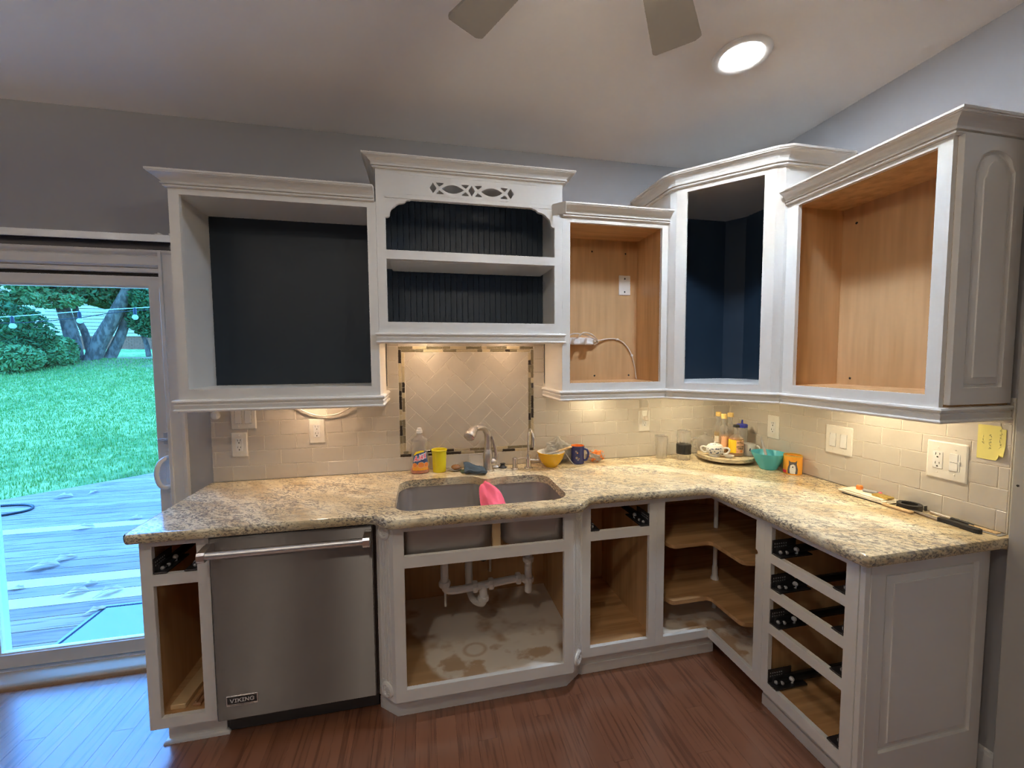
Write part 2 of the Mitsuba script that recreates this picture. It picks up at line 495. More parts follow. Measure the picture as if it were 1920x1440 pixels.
struct("trim_1", sweep([(0.008, 0.0), (0.008, -1.383)], [(0, 0), (0.014, 0), (0.014, 0.068), (0.010, 0.076), (0.008, 0.084), (0.004, 0.088), (0, 0.09)], 0.0), "m_trim", 30)
labels["baseboard_right"] = labels.pop("trim_1"); scene["baseboard_right"] = scene.pop("trim_1")

# floor: hardwood planks running towards the back wall
struct("floor", B(XL, 0.15, YF, 0.12, -0.05, -0.012), "m_slot")
rows = np.arange(math.floor(-4.75 / 0.083), 0)
offs = 3.0 * np.array(cell_rand(mi.Float([float(r) for r in rows]), 7.0))
pl = {}
for r, o in zip(rows, offs):
    x0, x1 = r * 0.083, (r + 1) * 0.083
    k = math.floor((-2.7 + o) / 1.15)
    while True:
        ya, yb = k * 1.15 - o, (k + 1) * 1.15 - o
        ya, yb = max(ya, -2.7), min(yb, -0.055)
        k += 1
        if ya >= -0.06:
            break
        if yb - ya < 0.02 or (x0 > -0.60 and ya > -1.3):
            continue
        add("floor__plank", B(x0 + 0.0002, x1 - 0.0002, ya + 0.0002, yb - 0.0002, -0.012, 0.0, 0.0004), "m_plank")
# the rest of the floor, out of the picture: the same boards, joined
rest = [B(r * 0.083 + 0.0004, (r + 1) * 0.083 - 0.0004, YF, -2.7005, -0.012, 0.0) for r in range(math.floor(XL / 0.083) + 1, 0)]
rest += [B(r * 0.083 + 0.0004, (r + 1) * 0.083 - 0.0004, -2.7, -0.055, -0.012, 0.0) for r in range(math.floor(XL / 0.083) + 1, rows[0])]
rest += [B(r * 0.083 + 0.0004, (r + 1) * 0.083 - 0.0004, -1.3, -0.01, -0.012, 0.0) for r in range(math.ceil(-0.60 / 0.083), 0)]
labels[add("floor__plank_field", cat(rest), "m_plank")] = {"kind": "stuff"}

# ------------------------------------------------------------------ tiled backsplash: every tile a part of its wall
TW, TH, GR = 0.1555, 0.0787, 0.0028
Z0 = 0.9145


def tile_mesh(w, h, t=0.007, c=0.0011):
    """Local (u, z, d): a tile with bevelled front edges, open at its back."""
    a = np.array([[0, 0], [w, 0], [w, h], [0, h]], float)
    i = np.array([[c, c], [w - c, c], [w - c, h - c], [c, h - c]])
    V = np.vstack([np.column_stack([a, np.full(4, -t)]), np.column_stack([a, np.full(4, -c)]), np.column_stack([i, np.zeros(4)])])
    F = []
    for o in (0, 4):
        for j in range(4):
            k = (j + 1) % 4
            F += [[o + j, o + k, o + 4 + k], [o + j, o + 4 + k, o + 4 + j]]
    F += [[8, 9, 10], [8, 10, 11]]
    return trimesh.Trimesh(V, F, process=False)


def poly_tile(poly, t=0.007, c=0.0011):
    """The same for any convex outline."""
    poly = poly.buffer(0)
    pts = np.array(poly.exterior.coords)[:-1]
    if Polygon(pts).exterior.is_ccw is False:
        pts = pts[::-1]
    inner = poly.buffer(-c, join_style=2)
    q = np.array(inner.exterior.coords)[:-1] if inner.geom_type == "Polygon" and not inner.is_empty else pts
    if not Polygon(q).exterior.is_ccw:
        q = q[::-1]
    if len(q) != len(pts):
        m = extr(poly, t); m.apply_translation((0, 0, -t)); return m
    s = int(np.argmin(((q - pts[0]) ** 2).sum(1))); q = np.roll(q, -s, axis=0)
    n = len(pts)
    V = np.vstack([np.column_stack([pts, np.full(n, -t)]), np.column_stack([pts, np.full(n, -c)]), np.column_stack([q, np.zeros(n)])])
    F = []
    for o in (0, n):
        for j in range(n):
            k = (j + 1) % n
            F += [[o + j, o + k, o + n + k], [o + j, o + n + k, o + n + j]]
    F += [[2 * n, 2 * n + j, 2 * n + j + 1] for j in range(1, n - 1)]
    return trimesh.Trimesh(V, F, process=False)


tiles_cache = {}


def wall_tile(wall, u, z, w, h, O, U, N, bsdf="m_tile", name="tile"):
    if w < 0.004 or h < 0.004:
        return
    key = (round(w, 4), round(h, 4), U, bsdf)
    if key not in tiles_cache:
        tiles_cache[key] = mikit.ply(placed_raw(tile_mesh(w, h), U, N), bsdf)
    k = copy_part(wall, name, tiles_cache[key], T().translate([O[0] + U[0] * u, O[1] + U[1] * u, z]))
    return k


def placed_raw(m, U, N):
    M = np.eye(4)
    M[:3, 0] = [U[0], U[1], 0]; M[:3, 1] = [0, 0, 1]; M[:3, 2] = [N[0], N[1], 0]
    m = m.copy()
    flip = np.linalg.det(M[:3, :3]) < 0
    V = np.asarray(m.vertices) @ M[:3, :3].T
    F = np.asarray(m.faces)[:, ::-1] if flip else np.asarray(m.faces)
    return trimesh.Trimesh(V, F, process=False)


PX0, PX1, PZ0, PZ1 = -2.154, -1.371, 0.995, 1.622    # decorated panel above the sink
add("wall_back__grout", B(-3.098, 0.0, 0.0016, WY, Z0 - 0.0, 1.40), "m_grout")
add("wall_back__grout", B(-2.215, -1.305, 0.0016, WY, 1.40, 1.70), "m_grout")
add("wall_right__grout", B(0.0016, 0.008, -1.360, 0.0, Z0, 1.40), "m_grout")
add("wall_back__corner_caulk", B(-0.0022, 0.0016, -0.0022, 0.0016, Z0, 1.385), "m_grout")
XB = -3.0043 + TW          # a joint of the bottom row
for row in range(10):
    z, h = Z0 + row * TH, TH
    xa, xb = (-3.098, -0.0008) if row < 6 else (-2.212, -1.308)
    if row == 5:
        h = 1.388 - z if False else TH
    ph = (XB + (0.5 * TW if row % 2 else 0.0)) if True else 0
    k = math.floor((xa - ph) / TW)
    while ph + k * TW < xb:
        a, b = max(ph + k * TW, xa), min(ph + (k + 1) * TW, xb)
        k += 1
        spans = [(a, b)]
        if z + h > PZ0 + 0.002 and z < PZ1 - 0.002:
            spans = [(a, min(b, PX0 - 0.001)), (max(a, PX1 + 0.001), b)]
        for s, e in spans:
            if e - s > 0.012:
                wall_tile("wall_back", s + GR / 2, z + GR / 2, e - s - GR, h - GR, (0, 0), (1, 0), (0, -1))
YB = -0.5518
for row in range(6):
    z = Z0 + row * TH
    ph = -YB + (0.5 * TW if row % 2 else 0.0)
    k = math.floor((0 - ph) / TW)
    while ph + k * TW < 1.358:
        a, b = max(ph + k * TW, 0.0008), min(ph + (k + 1) * TW, 1.358)
        k += 1
        if b - a > 0.012:
            wall_tile("wall_right", a + GR / 2, z + GR / 2, b - a - GR, TH - GR, (0, 0), (0, -1), (-1, 0))

# herringbone field
IN = sbox(-2.1175, 1.0275, -1.4025, 1.5880)
Wd = TH * 0.985
c45 = math.sqrt(0.5)
AP = (-1.897, 1.303)         # a corner of the pattern


def uv2xz(u, v):              # u down-right, v up-right
    v = v + 1
    return (AP[0] + Wd * c45 * (u + v), AP[1] + Wd * c45 * (-u + v))


for a in range(-14, 15):
    for b in range(-14, 15):
        ou, ov = a + 2 * b, -a + 2 * b
        for (u0, u1, v0, v1) in ((0, 2, -1, 0), (2, 3, -1, 1)):
            g = 0.5 * GR / Wd
            q = Polygon([uv2xz(ou + s, ov + t) for s, t in ((u0 + g, v0 + g), (u1 - g, v0 + g), (u1 - g, v1 - g), (u0 + g, v1 - g))])
            if not q.intersects(IN):
                continue
            q = q.intersection(IN)
            if q.geom_type == "Polygon" and q.area > 1.2e-4:
                add("wall_back__herringbone_tile", placed(poly_tile(q), (0, 0), (1, 0), (0, -1)), "m_tile")
# mosaic border: two strips of slender pieces
MO = ["m_mosaic_dark", "m_mosaic_olive", "m_mosaic_tan", "m_mosaic_cream", "m_mosaic_olive"]
for ring in (0, 1):
    o = 0.0168 * ring
    x0, x1, z0, z1 = PX0 + o, PX1 - o, PZ0 + o, PZ1 - o
    w = 0.0148
    for horiz, fx in ((1, z1 - w), (1, z0), (0, x0), (0, x1 - w)):
        s, e = (x0, x1) if horiz else (z0 + 0.0168, z1 - 0.0168)
        while s < e - 0.004:
            ln = rng.choice((0.03, 0.045, 0.06, 0.078, 0.09))
            f = min(s + ln, e)
            if e - f < 0.02:
                f = e
            b = rng.choice(MO)
            if horiz:
                wall_tile("wall_back", s, fx, f - s - 0.0018, w, (0, -0.0006), (1, 0), (0, -1), b, "mosaic_piece")
            else:
                wall_tile("wall_back", fx, s, w, f - s - 0.0018, (0, -0.0006), (1, 0), (0, -1), b, "mosaic_piece")
            s = f

# ------------------------------------------------------------------ sliding door
d = "door_1"
struct(d)
FY0, FY1 = WY, 0.14
part(d, "jamb", cat(B(-3.287, DX1, 0.0, FY1, 0.03, DZ, 0.002), B(DX0, DX0 + 0.06, 0.0, FY1, 0.03, DZ, 0.002)), "m_trim")
part(d, "head", cat(B(DX0, DX1, 0.004, FY1, 2.010, DZ, 0.001), B(DX0 + 0.06, -3.290, 0.006, FY1, 1.986, 2.0075, 0.001)), "m_trim")
part(d, "track_slot", B(DX0 + 0.06, -3.288, 0.030, 0.10, 1.968, 1.986), "m_slot")
part(d, "sill", cat(B(DX0, DX1, -0.002, 0.16, -0.03, 0.042, 0.003), B(DX0, DX1, 0.12, 0.20, -0.05, 0.03, 0.003)), "m_alu")
part(d, "threshold", sweep([(DX0, -0.002), (DX1 + 0.03, -0.002)], [(0, 0), (0.085, 0), (0.085, 0.012), (0.078, 0.022), (0.06, 0.030), (0.02, 0.040), (0, 0.042)], 0.0), "m_threshold", 40, "worn brown wooden threshold")
PY0, PY1 = 0.02, 0.06         # the sliding panel
GX0, GX1, GZ0, GZ1 = -4.075, -3.347, 0.112, 1.921
pan = sbox(-4.155, 0.046, -3.289, 1.969).difference(sbox(GX0, GZ0, GX1, GZ1))
part(d, "sliding_frame", placed(extr(pan, PY1 - PY0), (0, PY1), (1, 0), (0, -1)), "m_trim")
bead = sbox(GX0 - 0.002, GZ0 - 0.002, GX1 + 0.002, GZ1 + 0.002).difference(sbox(GX0 + 0.008, GZ0 + 0.008, GX1 - 0.008, GZ1 - 0.008))
part(d, "glazing_bead", placed(extr(bead, 0.024), (0, 0.052), (1, 0), (0, -1)), "m_white")
part(d, "glass_pane", B(GX0, GX1, 0.0395, 0.0398, GZ0, GZ1), "m_thin_glass")
fx = sbox(-5.06, 0.046, -4.095, 1.969).difference(sbox(-4.98, GZ0, -4.175, GZ1))
part(d, "fixed_frame", placed(extr(fx, 0.04), (0, 0.115), (1, 0), (0, -1)), "m_trim")
part(d, "glass_pane", B(-4.98, -4.175, 0.0945, 0.0948, GZ0, GZ1), "m_thin_glass")
h = part(d, "pull_handle", tube(spline([(-3.303, 0.02, 1.058), (-3.304, -0.02, 1.055), (-3.316, -0.043, 1.035), (-3.324, -0.05, 0.985), (-3.316, -0.043, 0.93), (-3.303, -0.02, 0.91), (-3.302, 0.02, 0.907)], 6), 0.0105, 12), "m_white", 60, "white curved pull handle")
part(d, "handle_plate", B(-3.318, -3.290, 0.014, 0.021, 0.875, 1.09, 0.002), "m_trim")
part(d, "latch", cat(B(-3.318, -3.292, 0.008, 0.021, 1.125, 1.185, 0.002), B(-3.335, -3.295, -0.012, 0.010, 1.148, 1.156, 0.002)), "m_alu")
# casing round the opening (the strip next to the upper cabinet, and across the top)
CASE = [(0, 0), (0.008, 0), (0.018, 0.006), (0.018, 0.046), (0.012, 0.052), (0.020, 0.058), (0.024, 0.066), (0.024, 0.078), (0, 0.078)]
part(d, "casing_top", sweep([(DX0 - 0.05, WY), (-3.198, WY)], [(o, hh) for o, hh in CASE], DZ - 0.018), "m_trim")
cs = cat(B(-3.284, -3.206, -0.012, WY + 0.002, 0.0, DZ + 0.055, 0.002), B(-3.284, -3.268, -0.020, 0, 0.0, DZ + 0.055, 0.002), B(-3.222, -3.206, -0.017, 0, 0.0, DZ + 0.055, 0.002))
part(d, "casing_side", cs, "m_trim")
part(d, "screw_hole", lathe([(0, 0), (0.004, 0), (0.004, 0.001), (0, 0.001)], 10, (0, 0, 0)).apply_transform(trimesh.transformations.rotation_matrix(math.pi / 2, [1, 0, 0])).apply_translation((-3.232, -0.0125, 1.29)), "m_slot")

hr = thing("blind_headrail", "white metal blind headrail across the wall above the sliding door", "headrail")
part(hr, "rail", cat(B(-5.2, -3.075, -0.060, -0.054, 2.122, 2.156, 0.001), B(-5.2, -3.075, -0.056, WY, 2.150, 2.156), B(-5.2, -3.075, -0.012, WY, 2.085, 2.150)), "m_alu")
part(hr, "channel", cat(B(-5.2, -3.075, -0.053, -0.012, 2.140, 2.1495), B(-5.2, -3.075, -0.0125, -0.0121, 2.086, 2.140)), "m_dark_grey")
part(hr, "mounting_clip", cat(B(-3.285, -3.255, -0.03, 0.0, 2.157, 2.168, 0.001), B(-3.277, -3.267, -0.02, 0.0, 2.168, 2.176, 0.001)), "m_plate")
part(hr, "mounting_clip", B(-3.225, -3.205, -0.03, 0.0, 2.157, 2.172, 0.001), "m_plate")
part(hr, "bracket", B(-3.232, -3.205, -0.016, -0.0127, 2.098, 2.118, 0.001), "m_grey_plastic")

# ------------------------------------------------------------------ outside: deck, lawn, trees, house
DKZ = -0.05
dk = struct("deck")
deck_edge = (np.array([-6.857, 3.427]), np.array([-5.803, 4.403]))
P0 = deck_edge[0] - 4.5 * (deck_edge[1] - deck_edge[0])
P1 = deck_edge[1] + 5.0 * (deck_edge[1] - deck_edge[0])
deck_poly = Polygon([(P0[0], P0[1]), (P1[0], P1[1]), (P1[0], 0.22), (P0[0], 0.22)]).buffer(0)
k = 0
new_rows = {6, 5, 4}
for i in range(0, 60):
    y0, y1 = 0.23 + 0.143 * i, 0.23 + 0.143 * (i + 1) - 0.006
    q = deck_poly.intersection(sbox(-12, y0, 3, y1))
    if q.is_empty or q.geom_type != "Polygon":
        continue
    m = extr(q, 0.028); m.apply_translation((0, 0, DKZ - 0.028))
    light = i in (4, 6, 14)
    add("deck__board", m, "m_deck_new" if light else "m_deck")
add("deck__joists", cat([B(x, x + 0.05, 0.22, 3.6, -0.25, DKZ - 0.029) for x in np.arange(-6.4, -2.0, 0.5)]), "m_slot")
add("deck__ground_under", B(-7.5, 2.5, 0.15, 7.2, -0.5, -0.30), "m_slot")
mt = thing("door_mat", "pale rectangular door mat with dark border lying on the deck outside", "mat")
part(mt, "pad", B(-4.085, -3.20, 0.235, 0.70, DKZ + 0.0005, DKZ + 0.012, 0.003), "m_mat")
st = sbox(-4.06, 0.258, -3.225, 0.678).difference(sbox(-4.045, 0.273, -3.24, 0.663))
m = extr(st, 0.0015); m.apply_translation((0, 0, DKZ + 0.0118))
part(mt, "border_stripe", m, "m_mat_stripe")


def dead_leaf(x, y, s, a):
    p = np.array([(0, 0), (0.3, 0.12), (0.45, 0.3), (0.6, 0.13), (0.8, 0.22), (1.0, 0.0), (0.8, -0.15), (0.62, -0.1), (0.5, -0.28), (0.3, -0.1)]) * s
    m = extr(Polygon(p), 0.002)
    v = np.array(m.vertices); v[:, 2] += 0.35 * v[:, 1] * np.sign(v[:, 1]) + 0.12 * np.sin(v[:, 0] / s * 3) * s; m.vertices = v
    return moved(m, x, y, DKZ + 0.004 - v[:, 2].min() * 0.2, rz=a)


LEAVES = [((-5.026, 1.358), .20, 20), ((-4.941, 1.46), .16, 45), ((-5.317, 2.206), .17, 15), ((-4.464, 0.889), .15, 20), ((-4.231, 0.823), .16, 40), ((-4.432, 1.036), .09, 5),
          ((-4.147, 0.609), .12, 30), ((-4.98, 2.405), .14, -5), ((-4.894, 1.082), .09, 0), ((-6.302, 3.338), .20, 10), ((-6.0, 3.42), .12, 70), ((-4.60, 0.42), .10, 30)]
LEAF_LABELS = ["long dry leaf on the mid deck, left of a pair", "dry curled leaf on the mid deck, right of a pair", "dry leaf lying by the farthest pale deck board", "pale dry leaf on the nearest pale deck board, left of the jagged one",
               "jagged dry leaf on the nearest pale deck board", "small dry leaf between the two nearer pale deck boards", "dry leaf beside the far left corner of the door mat", "dry leaf on the deck right of the farthest pale board",
               "small dry leaf on the deck by the left door stile", "large dry leaf near the far edge of the deck", "small dry leaf near the far deck edge, beside the large one", "small dry leaf on the deck left of the door mat"]
for ((x, y), s, a), lab_ in zip(LEAVES, LEAF_LABELS):
    one("fallen_leaf", lab_, "leaf", dead_leaf(x, y, s, a), "m_dead_leaf", False, "dry leaves on the deck")
one("garden_hose", "black hose end curling on the deck at the left edge", "hose", tube(spline([(-7.2, 3.1, DKZ + .012), (-6.7, 3.16, DKZ + .012), (-6.35, 3.12, DKZ + .012), (-6.2, 2.95, DKZ + .012), (-6.3, 2.82, DKZ + .012), (-6.6, 2.74, DKZ + .012), (-7.0, 2.7, DKZ + .012)], 8), 0.012, 8), "m_black", 60)


def ground(x, y):
    base = np.interp(y, [0, 4.0, 12.0, 24.0, 60.0], [-0.22, -0.16, 1.60, 2.30, 3.6])
    return base


gx, gy = np.linspace(-48, 14, 120), np.concatenate([np.linspace(1.2, 14, 90), np.linspace(14.5, 60, 40)])
GX, GY = np.meshgrid(gx, gy)
bump = (meshkit.fbm(np.stack([GX * 0.7, GY * 0.7, GX * 0], -1), 3) - 0.5) * 0.12
GZv = ground(GX, GY) + bump
inside = (GY < 5.3)
GZv = np.where(inside & (GX > -8.5), np.minimum(GZv, -0.33 + np.clip((GY - 4.4), 0, 1) * 0.25), GZv)
nx, ny = len(gx), len(gy)
idx = np.arange(nx * ny).reshape(ny, nx)
F = np.stack([idx[:-1, :-1], idx[:-1, 1:], idx[1:, 1:], idx[1:, :-1]], -1).reshape(-1, 4)
lv = np.stack([GX, GY, ground(GX, GY) + bump], -1).reshape(-1, 3)
# keep the lawn under the deck out of the deck
on = np.array([deck_poly.buffer(0.02).contains(Point(a, b)) for a, b in lv[:, :2]])
lv[on, 2] = np.minimum(lv[on, 2], -0.30)
scene["lawn"] = mikit.ply(trimesh.Trimesh(lv, np.vstack([F[:, [0, 1, 2]], F[:, [0, 2, 3]]]), process=False), "m_lawn", True)
labels["lawn"] = {"kind": "structure"}


def lawn_z(x, y):
    return np.interp(y, [0, 4.0, 12.0, 24.0, 60.0], [-0.22, -0.16, 1.60, 2.30, 3.6]) + (meshkit.fbm(np.stack([x * 0.7, y * 0.7, x * 0], -1), 3) - 0.5) * 0.12


def blades(n, ymin, ymax, hgt, wid):
    y = ymin + (ymax - ymin) * nrng.random(n) ** 0.8
    x = -2.0 - (y + 2.38) * (0.50 + 0.38 * nrng.random(n))
    keep = np.array([not deck_poly.buffer(0.06).contains(Point(a, b)) for a, b in zip(x, y)])
    x, y = x[keep], y[keep]
    n = len(x)
    z = lawn_z(x, y)
    a = nrng.random(n) * 2 * np.pi
    s = 0.6 + 0.8 * nrng.random(n)
    dx, dy = np.cos(a), np.sin(a)
    lean = 0.7 * (nrng.random((n, 2)) - 0.5)
    w = wid * (0.4 + 0.04 * y) * s
    hh = hgt * s
    V = np.stack([np.stack([x - dx * w, y - dy * w, z - 0.01], -1), np.stack([x + dx * w, y + dy * w, z - 0.01], -1), np.stack([x + lean[:, 0] * hh, y + lean[:, 1] * hh, z + hh], -1)], 1).reshape(-1, 3)
    return trimesh.Trimesh(V, np.arange(3 * n).reshape(-1, 3), process=False)


k = thing("grass", "mown green grass blades covering the lawn beyond the deck", "grass", kind="stuff")
part(k, "001", blades(26000, 3.2, 12.2, 0.045, 0.009), "m_grass_blade")
part(k, "002", blades(14000, 3.2, 12.2, 0.05, 0.009), "m_grass_blade_light")


def leaves(center, radii, n, size, seed):
    r = np.random.default_rng(seed)
    d_ = r.normal(size=(n, 3)); d_ /= np.linalg.norm(d_, axis=1, keepdims=True)
    p = np.array(center) + d_ * np.array(radii) * (0.35 + 0.65 * r.random((n, 1)) ** 0.5)
    keep = meshkit.noise(p * 1.6, seed) > 0.42
    p = p[keep]
    n = len(p)
    a = r.normal(size=(n, 3)); a /= np.linalg.norm(a, axis=1, keepdims=True)
    b = np.cross(a, r.normal(size=(n, 3))); b /= np.linalg.norm(b, axis=1, keepdims=True)
    s = size * (0.6 + 0.8 * r.random((n, 1)))
    V = np.stack([p - a * s, p + b * s * 0.45, p + a * s, p - b * s * 0.45], 1).reshape(-1, 3)
    i = np.arange(n)[:, None] * 4
    return trimesh.Trimesh(V, np.vstack([i + [0, 1, 2], i + [0, 2, 3]]), process=False)


def tree(label, trunks, crown, group):
    t = thing("tree", label, "tree", group)
    for pts, r0, r1 in trunks:
        p = spline(pts, 6)
        part(t, "trunk", tube(p, np.linspace(r0, r1, len(p)), 12), "m_bark", 60)
    for j, (c, rad, n, sz, b) in enumerate(crown):
        labels[part(t, "foliage", leaves(c, rad, int(n * 1.9), sz * 0.72, 40 + j + int(abs(c[0]) * 10)), b)] = {"kind": "stuff"}
    return t


G = "trees at the far side of the lawn"
tree("grey-barked double-trunk tree, left of the two big ones, leaning left", [([(-11.95, 12, 1.55), (-12.05, 12.05, 2.3), (-12.22, 12.1, 3.0), (-12.5, 12.2, 3.8), (-12.9, 12.3, 5.2)], 0.19, 0.11), ([(-11.75, 12.3, 1.6), (-11.95, 12.4, 2.4), (-12.2, 12.5, 3.0), (-12.6, 12.8, 4.6)], 0.10, 0.06)],
     [((-12.7, 12.3, 4.25), (2.2, 1.6, 1.05), 6000, 0.11, "m_leaf"), ((-13.3, 11.6, 3.75), (1.3, 0.9, 0.65), 3600, 0.10, "m_leaf_light"), ((-12.0, 11.5, 3.25), (0.7, 0.4, 0.22), 700, 0.09, "m_leaf_light")], G)
tree("stout grey tree forking near its base and leaning right", [([(-11.55, 12, 1.55), (-11.35, 12, 2.1), (-11.0, 12, 2.75), (-10.7, 12, 3.35), (-10.35, 12.1, 4.2), (-9.9, 12.2, 5.4)], 0.21, 0.12), ([(-11.3, 12.25, 1.6), (-11.0, 12.3, 2.3), (-10.75, 12.3, 3.1), (-10.6, 12.3, 3.9)], 0.15, 0.08)],
     [((-10.8, 12.6, 4.25), (2.0, 1.4, 1.1), 5200, 0.11, "m_leaf"), ((-11.3, 12.7, 3.55), (0.9, 0.5, 0.4), 1300, 0.10, "m_leaf_light"), ((-9.9, 12.0, 3.4), (0.6, 0.5, 0.5), 1100, 0.09, "m_leaf")], G)
tree("slim young tree with dark leaves at the right of the big trunks", [([(-10.45, 12.6, 1.7), (-10.52, 12.6, 2.2), (-10.75, 12.6, 2.9), (-10.95, 12.7, 3.4)], 0.07, 0.04), ([(-10.1, 12.6, 1.7), (-10.1, 12.6, 2.5)], 0.03, 0.02)],
     [((-10.2, 12.4, 2.85), (0.65, 0.5, 0.55), 1500, 0.09, "m_leaf"), ((-9.7, 12.3, 3.2), (0.7, 0.6, 0.8), 1700, 0.10, "m_leaf")], G)
for j, (c, rad, n, sz, b, lab) in enumerate([((-12.75, 10.9, 2.25), (1.15, 0.7, 0.85), 5200, 0.09, "m_leaf", "tall dark-leaved shrub at the left edge of the garden"),
                                          ((-12.6, 10.5, 1.66), (1.0, 0.5, 0.45), 3600, 0.08, "m_leaf_light", "low pale green shrub under the dark-leaved one"),
                                          ((-11.85, 11.2, 1.85), (0.6, 0.4, 0.42), 2400, 0.08, "m_leaf_light", "rounded shrub at the foot of the left tree"),
                                          ((-15.0, 12.5, 2.6), (1.3, 1.0, 1.2), 3000, 0.12, "m_leaf", "dark hedge shrub behind the left garden edge"),
                                          ((-9.6, 12.2, 2.15), (0.5, 0.4, 0.5), 1200, 0.09, "m_leaf", "small dark shrub at the right edge of the garden view")]):
    t = thing("shrub", lab, "shrub", "shrubs at the far side of the lawn")
    z = float(ground(c[0], c[1])) - 0.06
    part(t, "stem", cat([tube(spline([(c[0] + o, c[1], z), (c[0] + 2.2 * o, c[1] + .05, (z + c[2]) / 2), (c[0] + 3.2 * o, c[1], c[2])], 4), 0.022, 6) for o in (-0.1, 0.0, 0.1)]), "m_bark", 60)
    part(t, "foliage", leaves(c, rad, int(n * 1.8), sz * 0.74, 90 + j), b, kind="stuff")

# neighbour's house: clapboards, brick foundation, two windows
hs = thing("neighbour_house", "pale yellow clapboard house with brick foundation behind the trees", "house")
HY, HX0, HX1 = 22.0, -30.0, -8.0
part(hs, "wall", B(HX0, HX1, HY, HY + 6, 1.6, 6.4), "m_wood_mid")
for i in range(21):
    z = 2.82 + i * 0.17
    m = loft([[(x, HY - 0.075, z), (x, HY - 0.050, z + 0.150), (x, HY, z + 0.150), (x, HY, z)] for x in (HX0, HX1)])
    part(hs, "clapboard", m, "m_siding")
for r in range(9):
    m = [B(HX0 + i * 0.24 + (0.12 if r % 2 else 0), HX0 + i * 0.24 + 0.225 + (0.12 if r % 2 else 0), HY - 0.02, HY, 2.1 + r * 0.08, 2.168 + r * 0.08) for i in range(91)]
    part(hs, "brick_course", cat(m), "m_brick", kind="stuff")
for x0, x1, z0, z1 in ((-20.45, -20.05, 4.0, 5.1), (-17.25, -16.75, 4.0, 5.1)):
    w = part(hs, "window", cat(B(x0 - .12, x0, HY - .07, HY, z0 - .1, z1 + .1), B(x1, x1 + .12, HY - .07, HY, z0 - .1, z1 + .1), B(x0, x1, HY - .07, HY, z1, z1 + .1), B(x0, x1, HY - .07, HY, z0 - .1, z0), B(x0, x1, HY - .05, HY, (z0 + z1) / 2 - .02, (z0 + z1) / 2 + .02)), "m_white")
    part(w, "pane", B(x0, x1, HY - .03, HY - .02, z0, z1), "m_shutter")
rf = loft([[(x, HY - 0.5, 6.3), (x, HY + 3, 8.4), (x, HY + 6.5, 6.3), (x, HY + 3, 8.2)] for x in (HX0 - .3, HX1 + .3)])
part(hs, "roof", rf, "m_dark_grey")

sl = thing("string_light", "string of globe bulbs hanging across the garden between the trees", "string lights")
SY = 5.0
wire = spline([(-10.4, SY, 2.14), (-9.0, SY, 2.13), (-8.0, SY, 2.2), (-7.3, SY, 2.27), (-6.6, SY, 2.34), (-6.0, SY, 2.39), (-4.2, SY, 2.55)], 6)
part(sl, "wire", tube(wire, 0.007, 6), "m_film", 60)
part(sl, "wire", tube(spline([(-10.4, SY + .1, 2.2), (-8.2, SY + .1, 2.12), (-7.2, SY + .1, 2.2), (-6.4, SY + .1, 2.33), (-4.2, SY + .1, 2.52)], 6), 0.006, 6), "m_black", 60)
for bx in (-7.85, -7.03, -6.32):
    zt = float(np.interp(bx, wire[:, 0], wire[:, 2]))
    b = part(sl, "bulb", lathe([(0, 0), (0.022, 0.004), (0.036, 0.022), (0.040, 0.04), (0.032, 0.062), (0.016, 0.078), (0, 0.079)], 18, (bx, SY, zt - 0.177)), "m_film", 60)
    part(b, "socket", lathe([(0, 0), (0.021, 0), (0.021, 0.07), (0.008, 0.10), (0, 0.10)], 12, (bx, SY, zt - 0.097)), "m_black", 40)
# ------------------------------------------------------------------ cabinets
CROWN = [(0, 0), (0.008, 0), (0.013, 0.003), (0.013, 0.008), (0.008, 0.0095), (0.008, 0.012), (0.018, 0.0125), (0.0195, 0.018), (0.015, 0.0195), (0.017, 0.024), (0.024, 0.033), (0.034, 0.041), (0.043, 0.045), (0.045, 0.047), (0.051, 0.0475), (0.051, 0.051), (0.055, 0.052), (0.055, 0.060), (0, 0.060)]
RAIL = [(-0.018, 0), (0.010, 0), (0.017, 0.003), (0.019, 0.007), (0.017, 0.011), (0.012, 0.013), (0.013, 0.018), (0.016, 0.030), (0.012, 0.035), (0.013, 0.038), (0.019, 0.041), (0.021, 0.047), (0.018, 0.053), (0.012, 0.055), (-0.018, 0.055)]


def frame_mesh(outer, openings, t=0.019):
    """Face frame, local (u, z, d): front at d = 0."""
    p = sbox(*outer) if not isinstance(outer, Polygon) else outer
    for o in openings:
        p = p.difference(sbox(*o) if isinstance(o, tuple) else o)
    m = extr(p, t)
    m.apply_translation((0, 0, -t))
    return m


def crown(t, path, z, k=1.0):
    part(t, "crown_moulding", sweep(path, [(o, h * k) for o, h in CROWN], z), "m_paint")


def rail(t, path, z, k=1.0):
    part(t, "light_rail", sweep(path, [(o, h * k) for o, h in RAIL], z), "m_paint")


def hole(t, x, y, z, ax):
    """A dark screw recess on a back panel facing the room."""
    m = lathe([(0, 0), (0.0055, 0), (0.0055, 0.0006), (0.0035, 0.0009), (0, 0.0009)], 14)
    m = moved(m, rx=90) if ax == "y" else moved(m, ry=-90)
    part(t, "screw", moved(m, x, y, z), "m_slot")


YF_U = -0.32      # front of the upper cabinets
FT = 0.019
